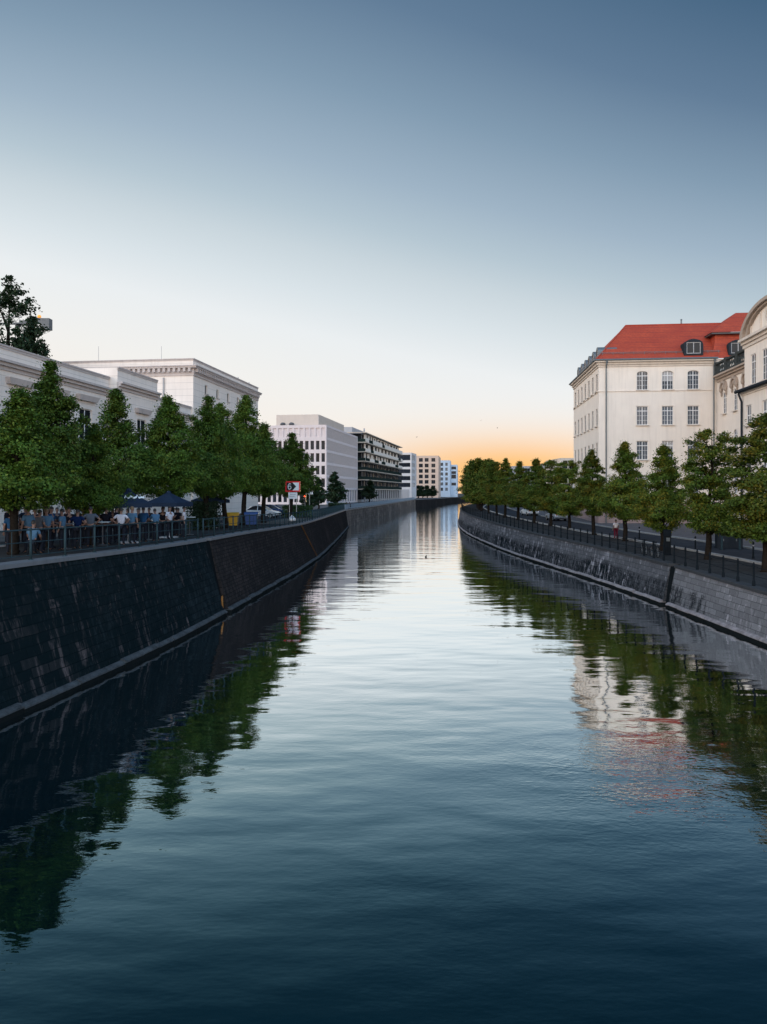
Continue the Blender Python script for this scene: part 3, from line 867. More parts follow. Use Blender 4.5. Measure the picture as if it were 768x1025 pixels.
    for (xa, za, xb, zb) in ((1.5, PH + .7, 1.7, PH + 1.7), (3.9, PH + .7, 4.1, PH + 2.4), (8.3, PH + .7, 8.5, PH + 2.4)):
        c = MB(); c.hexa([f(xa, -0.02, za), f(xb, -0.02, za), f(xb, .12, za), f(xa, .12, za), f(xa, -0.02, zb), f(xb, -0.02, zb), f(xb, .12, zb), f(xa, .12, zb)])
        c.build('panel_moulding', 'cream_trim', p)

    # low annex
    a = empty('annex', (33.9, 70, z0), rz, 'cream lower annex with dark gutter and downpipe in front of the gabled pavilion', 'building')
    f = Fac((0, 0, 0), -PI / 2); AH = 13.9; AW = 30
    ao = [(x - 0.6, z, x + 0.6, z + 1.9) for x in (1.7, 5.4, 9.1, 12.8, 16.5, 20.2, 23.9) for z in (10.6, 6.6)] + [(x - 0.7, 1.0, x + 0.7, 2.7) for x in (9.1, 12.8, 20.2)]
    w = MB(); wall(w, f, AW, AH, [o for o in ao if o[1] > 3], rev=.12, z0=3.2); w.poly([f(0, 0, 0), f(0, 0, AH), f(0, 3.5, AH), f(0, 3.5, 0)])
    w.poly([f(AW, 0, 0), f(AW, 3.5, 0), f(AW, 3.5, AH), f(AW, 0, AH)])
    w.build('wall', 'cream', a)
    w = MB(); wall(w, Fac(f(0, -0.08, 0), -PI / 2), AW, 3.2, [o for o in ao if o[1] < 3]); w.poly([f(0, -.08, 3.2), f(AW, -.08, 3.2), f(AW, 0.05, 3.2), f(0, 0.05, 3.2)])
    w.build('plinth', 'granite_pink', a)
    for o in ao: window(a, f, o, 2, 2, rev=.1)
    w = MB(); w.poly([f(-.2, -0.4, AH + .05), f(AW, -0.4, AH + .05), f(AW, 3.2, AH + 0.5), f(-.2, 3.2, AH + 0.5)]); w.build('roof', 'dark_roof', a)
    c = MB(); cornice(c, [f(-0.1, 0, 0)[:2], f(AW, 0, 0)[:2]], steps(AH, (0.08, 0.4), (0.25, 0.2))); c.build('cornice', 'cream_trim', a)
    c = MB(); c.tube(f(-0.3, -0.45, AH + 0.03), f(AW, -0.45, AH + 0.03), 0.16, n=8); c.build('gutter', 'slate', a)
    c = MB(); c.ptube([f(0.5, -0.45, AH), f(0.5, -0.45, AH - .3), f(0.35, -0.14, AH - 0.95), f(0.35, -0.14, 0.2)], [0.1] * 4, 8); c.build('downpipe', 'slate', a)
right_buildings()

# ---- left: museum building of two low wings and a tall block
def museum():
    z0 = EYE - 3.05
    rz = -math.atan(0.139)
    def wing(b, x, y0, y1, top, cz, wins, lint, zt, low=True):
        f = Fac((x, y0, 0), PI / 2); W = y1 - y0
        ops = [(c - y0 - w_ / 2, za, c - y0 + w_ / 2, zb) for (c, w_, za, zb) in wins]
        w = MB(); wall(w, f, W, top, ops)
        w.poly([(x, y0, 0), (x, y0, top), (x - 14, y0, top), (x - 14, y0, 0)]); w.poly([(x, y1, 0), (x - 14, y1, 0), (x - 14, y1, top), (x, y1, top)])
        w.poly([(x, y0, top - 0.02), (x, y1, top - 0.02), (x - 14, y1, top - 0.02), (x - 14, y0, top - 0.02)])
        w.build('wall', 'museum', b)
        for o in ops: window(b, f, o, 2, 3, rev=.12, sill=None, fmat='frame_white', gmat='glazing')
        c = MB()
        cornice(c, [(x, y0 - 0.0), (x, y1)], steps(cz, (0.10, 0.70), (0.30, 0.42), (0.50, 0.18)))
        cornice(c, [(x, y0), (x, y1)], steps(top + 0.05, (0.06, 0.3), (0.12, 0.12)))
        c.build('cornice', 'museum_trim', b)
        c = MB()
        for (cc, w_, z_) in lint:
            c.hexa([(x + .002, cc - w_ / 2, z_ - .45), (x + .30, cc - w_ / 2 + .12, z_ - .45), (x + .30, cc + w_ / 2 - .12, z_ - .45), (x + .002, cc + w_ / 2, z_ - .45),
                    (x + .002, cc - w_ / 2 - .1, z_), (x + .42, cc - w_ / 2 - .1, z_), (x + .42, cc + w_ / 2 + .1, z_), (x + .002, cc + w_ / 2 + .1, z_)])
        if lint: c.build('lintel', 'museum_trim', b)
    # low wing A
    b = empty('museum_wing', (-25, 66, z0), rz, 'long low neoclassical museum wing behind the leftmost trees', 'building')
    ws = [-2.9 - 4.55 * k for k in range(9)]
    wing(b, 0, -45, 1.0, 13.4, 12.35, [(y, 2.0, 6.2, 10.1) for y in ws], [(y, 3.0, 11.2) for y in ws], 0)
    wb = MB(); wb.box(-14, -45, 13.42, -13.7, 1, 13.44); wb = None
    # projecting middle bay B and low link C
    b2 = empty('museum_pavilion', (-25, 66, z0), rz, 'projecting museum bay with higher parapet left of the tall museum block', 'building')
    wing(b2, 0.8, -0.0 + 1.03, 9.2, 14.3, 13.0, [(5.8, 1.9, 6.2, 10.0)], [(5.8, 2.8, 11.0)], 0)
    wing(b2, -0.3, 9.22, 21, 12.9, 11.9, [(13, 1.9, 6.2, 9.6), (17.4, 1.9, 6.2, 9.6)], [(13, 2.8, 10.6), (17.4, 2.8, 10.6)], 0)
    d = MB(); d.ptube([(0.22, 0.72, 12.0), (0.22, 0.72, 0)], [0.09, 0.09], 8); d.build('downpipe', 'museum_trim', b2)
    # tall block
    m_ = empty('museum_block', (-22.2, 86.3, z0), rz, 'tall flat roofed museum block with bracketed cornice and small attic windows', 'building')
    H = 18.55; Wf = 34; Ls = 24.7
    ff = Fac((-Wf, 0, 0), 0); fs = Fac((0, 0, 0), PI / 2)
    ops = [(y - .42, 14.9, y + .42, 16.0) for y in (4, 7.9, 11.8, 15.7, 19.6)] + [(y - .7, 10.2, y + .7, 13.2) for y in (4, 7.9, 11.8, 15.7, 19.6)] + [(y - .8, 4.5, y + .8, 8.2) for y in (4, 7.9, 11.8, 15.7, 19.6)]
    w = MB(); wall(w, ff, Wf, H, []); wall(w, fs, Ls, H, ops)
    w.poly([(0, Ls, 0), (-Wf, Ls, 0), (-Wf, Ls, H), (0, Ls, H)]); w.poly([(-Wf, 0, H - .03), (0, 0, H - .03), (0, Ls, H - .03), (-Wf, Ls, H - .03)])
    w.build('wall', 'museum', m_)
    for o in ops: window(m_, fs, o, 2, 3 if o[1] < 14 else 1, sill='museum_trim', fmat='frame_grey', gmat='glazing')
    c = MB()
    path = [(-Wf, 0), (0, 0), (0, Ls)]
    cornice(c, path, steps(17.75, (0.10, 1.15), (0.16, 0.85), (0.55, 0.30), (0.66, 0.12)))
    cornice(c, path, steps(H + 0.06, (0.05, 0.25), (0.12, 0.1)))
    c.build('cornice', 'museum_trim', m_)
    c = MB(); c.box(-.15, -0.335, 0, .15, 0, .43); bme = c.mesh('bracket', 'museum_trim')
    for k in range(46): link('bracket', bme, m_, (-0.3 - k * 0.62, -0.163, 17.018))
    for k in range(int(Ls / 0.62)): link('bracket', bme, m_, (0.163, 0.3 + k * 0.62, 17.018), PI / 2)
    c = MB()
    for y in (4, 7.9, 11.8, 15.7, 19.6):
        c.hexa([(.002, y - 1.05, 13.35), (.28, y - .95, 13.35), (.28, y + .95, 13.35), (.002, y + 1.05, 13.35), (.002, y - 1.2, 13.8), (.42, y - 1.2, 13.8), (.42, y + 1.2, 13.8), (.002, y + 1.2, 13.8)])
    c.build('lintel', 'museum_trim', m_)
    d = MB(); d.ptube([(-3.6, -0.14, 16.4), (-3.6, -0.14, 0)], [0.09, 0.09], 8); d.build('downpipe', 'frame_grey', m_)
    d = MB()
    for (x, y) in ((-0.5, 17.2), (-0.5, 22.0), (-14, 4), (-6.2, 5)):
        d.tube((x, y, H), (x, y, H + (0.5 if x > -1 else 2.6)), 0.06 if x > -1 else 0.025, n=5)
    d.build('roof_mast', 'frame_grey', m_)
museum()

# ---- left: modern blocks further up
def modern():
    zg = EYE - 3.55
    # white office block
    b = empty('office_block', (-15.6, 202, zg), -math.atan(0.158), 'white office block with tall windows in front and fine vertical screens along the canal', 'building')
    H = 21.8; W = 26; Ls = 44.8
    ff = Fac((-W, 0, 0), 0); fs = Fac((0, 0, 0), PI / 2)
    xs = [W - 0.92 - 1.53 * k for k in range(16)]
    rows = [(15.05, 17.45), (11.65, 14.05), (8.2, 10.6), (4.75, 7.15), (0.6, 3.6)]
    ops = [(x - .5, a, x + .5, c) for x in xs for a, c in rows]
    nic = [(x - .52, 18.55, x + .52, 21.0) for x in xs]
    w = MB(); wall(w, ff, W, H, ops + nic, rev=0.3)
    for o in nic: w.poly([ff(o[0], .28, o[1]), ff(o[2], .28, o[1]), ff(o[2], .28, o[3]), ff(o[0], .28, o[3])])
    w.poly([(0, Ls, 0), (-W, Ls, 0), (-W, Ls, H), (0, Ls, H)]); w.poly([(-W, 0, H - .4), (0, 0, H - .4), (0, Ls, H - .4), (-W, Ls, H - .4)])
    bands = [(0, 0.5), (4.0, 4.7), (7.4, 8.1), (10.85, 11.55), (14.3, 15.0), (17.7, 18.4), (21.2, H)]
    for a, c in bands: w.box(-0.4, 0.002, a, 0.0, Ls, c)
    w.box(-0.4, 0.002, 0.5, -0.002, 0.75, 21.2); w.box(-0.4, Ls - .8, 0.5, -0.002, Ls, 21.2)
    w.build('wall', 'white_wall', b)
    s_ = MB(); s_.poly([(-.35, .7, 0), (-.35, Ls, 0), (-.35, Ls, H), (-.35, .7, H)]); s_.build('screen_backing', 'louvre_back', b)
    s_ = MB()
    for i in range(5):
        z_a, z_b = bands[i + 1][1], bands[i + 2][0]
        for k in range(106):
            y = 1.0 + k * 0.41; s_.box(-.30, y - .11, z_a, -.06, y + .11, z_b)
    s_.build('louvre_screen', 'louvre', b)
    for k in range(12):
        s_ = MB(); s_.box(-.32, 1.0 + k * 3.85, .5, -.04, 1.7 + k * 3.85, 4.0); s_.build('ground_floor_pier', 'white_wall', b)
    for o in ops: window(b, ff, o, 1, 1, rev=.24, sill=None, fmat='frame_dark', gmat='glass_dark')
    p = MB(); p.box(-15.4, 4, H - .4, -3.2, 38, 25.1); ph = p.build('penthouse', 'penthouse', b)
    p = MB()
    for k in range(28): p.box(-3.19, 5 + k * 1.2, H + .2, -3.12, 5.14 + k * 1.2, 24.9)
    p.build('panel_joint', 'slab_beige', ph)
    for xx in (-13.2, -10.7):
        p = MB(); p.ell((xx, 3.0, H + .6), (.8, .5, .5), 10, 6); p.tube((xx, 3.0, H - .4), (xx, 3.0, H + .4), .25, n=8); p.build('roof_fan', 'frame_dark', b)

    # balcony building
    b = empty('balcony_block', (-6.0, 250, zg), -math.atan(0.169), 'long apartment block with stacked balconies next to the white office block', 'building')
    H = 23.7; W = 24; Ls = 88
    sl = [4.1, 7.3, 10.5, 13.6, 16.8, 20.0]
    w = MB(); w.box(-W, 1.5, 0, -1.8, Ls, 23.2); core = w.build('wall', 'grey_conc', b)
    w = MB()
    for z in sl + [23.3]:
        w.box(-W, 0, z + .1, 0, 1.5, z + .38); w.box(-1.8, 1.502, z + .1, 0, Ls, z + .38)
    w.build('balcony_slab', 'slab_beige', b)
    r3 = random.Random(5)
    g = MB()
    for i, z in enumerate([0.4] + sl):
        t = (sl + [23.3])[i]
        g.poly([(-1.78, 1.6, z + .4), (-1.78, Ls - .2, z + .4), (-1.78, Ls - .2, t), (-1.78, 1.6, t)])
        g.poly([(-W + .2, 1.48, z + .4), (-1.8, 1.48, z + .4), (-1.8, 1.48, t), (-W + .2, 1.48, t)])
    g.build('glazing', 'glazing', b)
    fr = MB()
    for i, z in enumerate(sl):
        t = (sl + [23.3])[i + 1]
        k = 2.0
        while k < Ls - 2:
            fr.box(-1.76, k, z + .38, -1.68, k + .1, t)
            if i >= 3 and r3.random() < .35: fr.box(-1.765, k + .1, z + .38, -1.70, k + 1.6, t - .3)
            k += r3.choice([1.4, 2.1, 2.8])
    fr.build('window_frame', 'frame_grey', b)
    pw_ = MB()
    for i, z in enumerate(sl):
        k = 0.2; gl = MB()
        while k < Ls - 3:
            ln = r3.choice([4.5, 6, 7.5, 9])
            e = min(k + ln, Ls - .2)
            if i >= 3 and r3.random() < .8: pw_.box(-.10, k, z + .38, 0.03, e - .05, z + 1.45 + (.35 if i == 5 else 0))
            else: gl.box(-.06, k, z + .38, -.01, e - .05, z + 1.4)
            k = e
        gl.build('balcony_glass', 'glass_green', b)
        gl = MB(); gl.box(-W, .02, z + .38, -.12, .06, z + 1.4); gl.build('balcony_glass', 'glass_green', b)
    for i in (3, 4, 5):
        k = 3.0
        while k < Ls - 6:
            ln = r3.choice([2, 3, 4.5]); z = sl[i]
            pw_.box(-1.25, k, z + .385, -1.1, k + ln, (sl + [23.3])[i + 1] - .002); k += ln + r3.choice([2.5, 4, 6])
    pw_.build('balcony_panel', 'panel_white', b)
    for k in range(10):
        dv = MB()
        for i in range(6):
            dv.box(-1.78, 8.5 * k + 4, sl[i] + .38, -1.25, 8.5 * k + 4.14, (sl + [23.3])[i + 1])
        dv.build('balcony_divider', 'frame_dark', b)
    for k in range(18):
        cl = MB(); cl.box(-.7, .4 + 5 * k, 0, -.2, .9 + 5 * k, 4.1); cl.build('column', 'grey_conc', b)
    p = MB(); p.box(-20, 6, 23.7, -6, 30, 26.0); p.box(-14, 34, 23.7, -6, 44, 25.2); p.tube((-2.5, 10, 23.7), (-2.5, 10, 25.8), .25, n=8)
    p.build('roof_plant_room', 'grey_conc', b)

    def simple(label, loc, d, W, Ls, H, wallm, fops, sops, gm='glass_dark', cols=2, name='apartment_block', frame='frame_dark'):
        b = empty(name, loc, -math.atan(d), label, 'building')
        ff = Fac((-W, 0, 0), 0); fs = Fac((0, 0, 0), PI / 2)
        w = MB(); wall(w, ff, W, H, fops, .3); wall(w, fs, Ls, H, sops, .3)
        w.poly([(0, Ls, 0), (-W, Ls, 0), (-W, Ls, H), (0, Ls, H)]); w.poly([(-W, 0, H - .3), (0, 0, H - .3), (0, Ls, H - .3), (-W, Ls, H - .3)])
        w.poly([(-W, 0, 0), (-W, 0, H), (-W, Ls, H), (-W, Ls, 0)])
        w.build('wall', wallm, b)
        for o in fops: window(b, ff, o, cols, 1, .2, sill=None, fmat=frame, gmat=gm)
        for o in sops: window(b, fs, o, 2, 1, .2, sill=None, fmat=frame, gmat=gm)
        c = MB(); c.box(-W - .05, -.05, H, .05, Ls, H + .12); c.build('roof_edge', wallm, b)
        return b
    rw = [(19.2, 22.0), (15.9, 17.9), (12.7, 14.7), (9.2, 11.3), (5.8, 7.9)]
    W3 = 12
    b3 = simple('white block with five dark ribbon window bands beside the tan apartment block', (14.0, 370, zg), 0.2, W3, 16, 22.9, 'white_pale',
           [(.8, a, W3 - .6, c) for a, c in rw] , [(y, a, y + 2.4, c) for y in (1.5, 5.4, 9.4) for a, c in rw], cols=6)
    d = MB(); d.box(-7.8, -.3, 0, -1.2, -.004, 4.6); d.build('entrance_surround', 'grey_conc', b3)
    W4 = 20
    simple('tan apartment block with regular grid of dark square windows at the bend', (31.2, 420, zg), 0.12, W4, 30, 23.8, 'tan_wall',
           openings([W4 - 2.9, W4 - 6.7, W4 - 10.0, W4 - 13.6, W4 - 17.2], [20.5, 17.3, 14.2, 11.1, 8.0, 4.9], 2.2, 2.1), openings([3, 8, 13], [20.5, 17.3, 14.2, 11.1, 8.0, 4.9], 1.6, 2.1))
    b5 = simple('farthest white and pale blue block at the bend of the canal', (43.2, 480, zg), 0.12, 9.5, 25, 23.7, 'blue_pale',
           openings([1.6, 4.2, 7.2], [20.2, 17.0, 13.9, 10.7, 7.5, 4], 1.6, 2.0), openings([3, 8, 13], [20.2, 17.0, 13.9, 10.7, 7.5], 1.6, 2.0), gm='glass')
    d = MB(); d.box(.05, 2, 0, 4.6, 22, 21.0); an = d.build('side_bay', 'blue_pale', b5)
    for z in (18, 15, 12, 7.5):
        d = MB(); d.box(.8, 1.93, z, 3.8, 1.99, z + (1.8 if z != 12 else 2.6)); d.build('window', 'glass_dark', an)
    simple('small dark red brick building at the very end of the canal', (56.5, 560, zg), 0.1, 8, 14, 17, 'brick_red', openings([2, 4.5, 6.6], [12, 8.5, 5], 1.2, 1.6), [])
    simple('low grey block in the far distance beyond the red brick building', (66, 690, zg), 0.1, 14, 14, 15, 'grey_conc', openings([3, 6, 9], [10, 6.5], 1.4, 1.8), [])
    # right distance
    bR = simple('low grey flat roofed block rising behind the right row of trees', (48, 195, EYE - 4.1), 0.0, 14, 20, 10.7, 'grey_conc', openings([1.5, 4, 6.5, 9, 11.5], [8.6, 5.4, 2], 1.3, 1.6), [])
    d = MB(); d.box(-5, 3, 10.7, -1, 8, 11.6); d.build('roof_plant_room', 'frame_grey', bR)
    simple('pale low block with pitched edge just left of the cream corner building', (41.5, 155, EYE - 4.2), 0.0, 4.4, 14, 11.1, 'cream_trim', openings([1.0, 2.3, 3.6], [9, 6, 2.6], 1.0, 1.7), [])
modern()

# ------------------------------------------------------------------ trees
def leaf_mesh(name, pts, size, seed, mat, up=0.35, centre=(0, 0, 0)):
    rs = np.random.RandomState(seed)
    n = len(pts); P = np.asarray(pts)
    out = P - np.asarray(centre); out /= (np.linalg.norm(out, axis=1, keepdims=True) + 1e-6)
    nr = rs.normal(size=(n, 3)) * 0.55 + out * 0.60 + np.array([0, 0, up])
    nr /= np.linalg.norm(nr, axis=1, keepdims=True)
    t = rs.normal(size=(n, 3)); t -= nr * (t * nr).sum(1, keepdims=True); t /= np.linalg.norm(t, axis=1, keepdims=True)
    b = np.cross(nr, t)
    s = size * rs.uniform(0.65, 1.35, size=(n, 1))
    fold = nr * s * 0.16
    V = np.stack([P - t * s * 0.55, P - b * s * 0.36 + fold, P + t * s * 0.6, P + b * s * 0.36 + fold], 1).reshape(-1, 3)
    me = bpy.data.meshes.new(name)
    me.vertices.add(4 * n); me.vertices.foreach_set('co', V.astype(np.float32).ravel())
    me.loops.add(4 * n); me.loops.foreach_set('vertex_index', np.arange(4 * n, dtype=np.int32))
    me.polygons.add(n); me.polygons.foreach_set('loop_start', np.arange(0, 4 * n, 4, dtype=np.int32))
    me.update(calc_edges=True)
    me.materials.append(M[mat])
    return me

def tree_meshes(seed, H, Rr, cb, mat, kind, nclump=150, nleaf=70, leaf=0.17):
    """trunk + crown of a tree H tall with crown radius Rr, crown base at cb"""
    rs = np.random.RandomState(seed); rr = random.Random(seed)
    def env(t):
        if kind == 'ovate':    # full below the middle, pointed top
            return Rr * (min(1, t / 0.22) ** 0.5) * (1 - max(0, (t - 0.20) / 0.80) ** 1.25) + 0.04
        if kind == 'cone':     # broad low, pointed top
            return Rr * (min(1, t / 0.16) ** 0.6) * (1 - max(0, (t - 0.16) / 0.84) ** 1.35) + 0.05
        if kind == 'tall':
            return Rr * (min(1, t / 0.25) ** 0.6) * (1 - max(0, (t - 0.25) / 0.75) ** 2.0) + 0.10
        return Rr * math.sqrt(max(0.0, 1 - abs((t - 0.40) / 0.62) ** 2.3)) + 0.05   # round / ovate
    tb = MB()
    wob = [(rr.uniform(-.08, .08), rr.uniform(-.08, .08)) for _ in range(8)]
    hs = [0, 0.12, cb * 0.6, cb, cb + (H - cb) * 0.3, cb + (H - cb) * 0.6, H * 0.93]
    r0 = 0.022 * H
    def tx(z):
        i = np.interp(z, hs, range(7)); k = int(min(5, i)); f = i - k
        return Vector((wob[k][0] * (1 - f) + wob[k + 1][0] * f, wob[k][1] * (1 - f) + wob[k + 1][1] * f, z))
    tb.ptube([tx(h) for h in hs], [r0 * 1.5, r0 * 1.05, r0 * .95, r0 * .85, r0 * .6, r0 * .35, 0.02], 9)
    lobes = [(rr.uniform(0, 2 * PI), rr.uniform(0.05, 0.9), rr.uniform(-0.30, 0.22)) for _ in range(11)]
    def envl(t, a):
        e = env(t)
        for (la, lt, s) in lobes:
            da = (a - la + PI) % (2 * PI) - PI
            e *= 1 + s * math.exp(-(da / 0.7) ** 2 - ((t - lt) / 0.16) ** 2)
        return e
    P = []
    tips = []
    while len(tips) < nclump:
        t = rr.random()
        e0 = env(t)
        if rr.random() > (e0 / Rr) ** 1.2 + 0.10: continue
        a = rr.uniform(0, 2 * PI)
        q = math.sqrt(rr.uniform(0.08, 1.0))
        e = envl(t, a) * q
        c = tx(cb + t * (H - cb)) + Vector((math.cos(a) * e, math.sin(a) * e, -0.05 * e))
        tips.append((c, a, q, t))
    lead = []
    if kind != 'oval':
        for k in range(8):
            t = 0.78 + 0.212 * k / 7
            lead.append((tx(cb + t * (H - cb)) + Vector((rr.uniform(-.25, .25) * env(t), rr.uniform(-.25, .25) * env(t), 0)), 0, 0.2, t))
    for k in range(26):          # shoots that break the outline
        t = rr.uniform(0.02, 0.93); a = rr.uniform(0, 2 * PI); q = rr.uniform(1.05, 1.30); e = env(t) * q
        lead.append((tx(cb + t * (H - cb)) + Vector((math.cos(a) * e, math.sin(a) * e, rr.uniform(-.1, .25))), a, q, min(t, .97) * .3 + .68))
    for i in range(18):
        c, a, q, t = tips[i]
        if q < 0.5: continue
        zb = max(cb * 0.85, c.z - 0.25 * (H - cb) * rr.uniform(.5, 1))
        st = tx(zb); mid = (st + c) / 2 + Vector((0, 0, 0.12 * (c - st).length))
        tb.ptube([st, mid, st + (c - st) * 0.9], [r0 * .32, r0 * .2, 0.012], 5, False)
    for (c, a, q, t) in tips + lead:
        s = rr.uniform(0.11, 0.27) * (0.55 + 0.45 * min(1, env(t) / Rr)) * Rr * 0.62
        k = int(nleaf * rr.uniform(0.6, 1.3))
        g = rs.normal(size=(k, 3)) * np.array([s, s, s * 0.62])
        P.append(np.array(c) + g)
    P = np.concatenate(P)
    P = P[P[:, 2] > cb * 0.86]
    tm = tb.mesh('trunk', 'bark', True)
    cm = leaf_mesh('crown', P, leaf, seed + 1, mat, centre=(0, 0, cb + (H - cb) * 0.35))
    return tm, cm

LT_P = [tree_meshes(11 + k, 8.0, 2.0, 2.1, 'leaf_left', 'ovate', 230, 165, 0.108) for k in range(4)]
RT_P = [tree_meshes(31 + k, 8.6, (2.0, 1.55, 1.95, 1.75, 1.6)[k], (1.8, 1.9, 1.7, 2.0, 1.85)[k], 'leaf_right', ('ovate', 'oval', 'ovate', 'ovate', 'oval')[k], 220, 160, 0.118) for k in range(5)]

def put_tree(proto, x, y, z, sxy, sz, rz, label, group, name='tree', cat='tree'):
    t = empty(name, (x, y, z), rz, label, cat, group)
    k_ = math.sin(x * 12.9 + y * 7.3)
    t.scale = (sxy * (1 + .09 * k_), sxy * (1 - .07 * k_), sz); t.rotation_euler = (R(2.2) * k_, R(2.0) * math.cos(y * 5.1), rz)
    link('trunk', proto[0], t); link('crown', proto[1], t)
    return t

# left row: (px of crown axis, px y of the top, distance, radius scale)
LTR = [(13, 388, 28.4, 1.0, 'leftmost pointed linden cut by the left picture edge'),
       (46, 363, 33.0, 1.0, 'tall dense linden in front of the low museum wing, second from left'),
       (92, 424, 35.0, .72, 'small low linden in front of the navy umbrella with lettering'),
       (119, 391, 43.0, 1.05, 'pointed linden beside the navy umbrella with lettering, in front of the museum bay'),
       (173, 397, 45.0, 1.0, 'linden rising in front of the front wall of the tall museum block'),
       (205, 398, 52.5, 1.15, 'linden under the corner of the tall museum block'),
       (226, 404, 57.0, 1.15, 'slim linden by the yellow bin, under the attic windows'),
       (244, 397, 65.0, 1.2, 'dark linden behind the blue bin at the end of the museum block'),
       (264, 424, 73.0, 1.3, 'rounded linden above the parked silver car'),
       (291, 434, 88.0, 1.5, 'broad linden behind the river sign')]
for i, (x, ty, Y, s, lab) in enumerate(LTR):
    z = zl(Y) - 0.02
    h = pz(ty, Y) - z
    put_tree(LT_P[i % 4], px(x, Y), Y, z, s, h / 8.05, i * 1.9, lab, 'lindens along the left quay')
# right row
RTR = [(768, 412, 41.0, 'biggest linden at the right picture edge in front of the annex'),
       (709, 430, 47.5, 'linden in front of the wing with scrolled window heads'),
       (663, 446, 54.0, 'yellowing linden below the middle column of windows of the cream building'),
       (626, 443, 63.5, 'linden below the left end of the cream corner building front'),
       (595, 450, 71.5, 'linden below the left corner of the cream building, by the side windows'),
       (570, 460, 80.0, 'yellow tinged linden just left of the cream building side wall')]
k = 0
for Y, px_ in ((86, 552), (93, 535), (101, 519), (109, 506), (118, 497), (128, 489)):
    k += 1
    RTR.append((px_, 460 + rnd.uniform(-1.5, 4) , Y, 'green linden on right quay, %s tree leftwards past the cream building corner' % ('second', 'third', 'fourth', 'fifth', 'sixth', 'seventh')[k - 1]))
for i, (x, ty, Y, lab) in enumerate(RTR):
    z = zr(Y) - 0.02
    if i >= 6:
        ty = min(ty, 472)
    h = pz(ty, Y) - z
    s = (1.15, 1.0, 1.0, 1.05, 1.0, .95)[i] if i < 6 else rnd.uniform(1.0, 1.22)
    put_tree(RT_P[(i * 3 + 1) % 5], px(x, Y), Y, z, s, h / 8.65, i * 2.3, lab, 'lindens along the right quay')
FAR_P = tree_meshes(51, 9.5, 2.7, 1.5, 'leaf_right', 'oval', 190, 80, 0.26)
fars = [(142, 0), (152, 1), (163, 0), (176, 1), (190, 0), (206, 1)]
for i, (Y, q) in enumerate(fars):
    z = zr(Y) - 0.02
    x = RT(Y) + 3.9
    h = pz(458 + 2 * q + i * 1.2, Y) - z
    put_tree(FAR_P, x, Y, z, 1.15, h / 9.6, i * 1.3, 'dense green tree in the clump at the far end of the right row', 'far clump of trees at the right bend')
DK = tree_meshes(61, 24, 4.2, 9, 'leaf_dark', 'tall', 130, 60, 0.34)
put_tree(DK, px(6, 84), 84, zl(84), 1.0, (pz(275, 84) - zl(84)) / 24.2, 0.4, 'very tall dark tree rising behind the low museum wing', None)
DK2 = tree_meshes(62, 16, 2.9, 6, 'leaf_dark', 'ovate', 90, 60, 0.34)
put_tree(DK2, px(39, 88), 88, zl(88), 1.0, (pz(318, 88) - zl(88)) / 16.2, 1.0, 'shorter dark tree right of the very tall dark one behind the museum wing', None)
CON = tree_meshes(71, 7, 1.6, 1.2, 'leaf_dark', 'cone', 90, 50, 0.30)
for (x, ty, Y, s, lab) in ((319, 478, 150, 1.2, 'dark rounded tree left of the pair before the white office block'),
                           (335, 473, 158, 1.5, 'dark pointed tree before the canal corner of the white office block'),
                           (369.5, 481, 245, 1.5, 'small dark tree in front of the balcony block'),
                           (312, 483, 128, 1.0, 'low dark tree right of the river sign')):
    z = zl(Y); put_tree(CON, px(x, Y), Y, z, s, (pz(ty, Y) - z) / 7.05, x, lab, 'dark trees on the far promenade')
for i, x in enumerate((419, 423.5, 428, 432.5)):
    Y = 395 + 4 * i; z = EYE - 3.6
    put_tree(CON, px(x, Y), Y, z, 2.1, (pz(486 + (i % 2), Y) - z) / 7.05, i * 1.1, 'low dark round tree in the row before the tan apartment block', 'dark round trees before the tan block')

def hedge(x0, x1, y0, y1, z, h, label, seed, n=2600, leaf=0.13, mat='leaf_hedge'):
    rs = np.random.RandomState(seed)
    P = rs.uniform(size=(n, 3)) * np.array([x1 - x0, y1 - y0, h])
    P[:, 2] = h * (1 - (rs.uniform(size=n) ** 1.6) * 0.98)
    P += rs.normal(size=P.shape) * 0.07
    P -= np.array([(x1 - x0) / 2, (y1 - y0) / 2, 0])
    t = empty('hedge', ((x0 + x1) / 2, (y0 + y1) / 2, z), 0, label, 'hedge')
    link('leaves', leaf_mesh('leaves', P, leaf, seed, mat), t)
    b = MB()
    for i in range(14):
        xx = rs.uniform(-.42, .42) * (x1 - x0); yy = rs.uniform(-.4, .4) * (y1 - y0)
        b.ptube([(xx, yy, 0), (xx + .05, yy, h * .5), (xx + .12, yy + .05, h * .92)], [.03, .022, .008], 5)
    b.build('stems', 'bark', t)
hedge(px(199, 55) - .2, px(219, 55), 52, 56, zl(54), 1.9, 'tall dark clipped hedge at the end of the beer garden', 5, 5200, .14, 'leaf_dark')
hedge(px(284, 92), px(313, 92), 90, 93, zl(91), 1.4, 'low green hedge around the foot of the river sign', 6, 3500, .14)
hedge(px(329, 150), px(349, 158), 149, 151.5, zl(150), 1.1, 'low dark hedge before the white office block', 8, 2500, .2, 'leaf_dark')

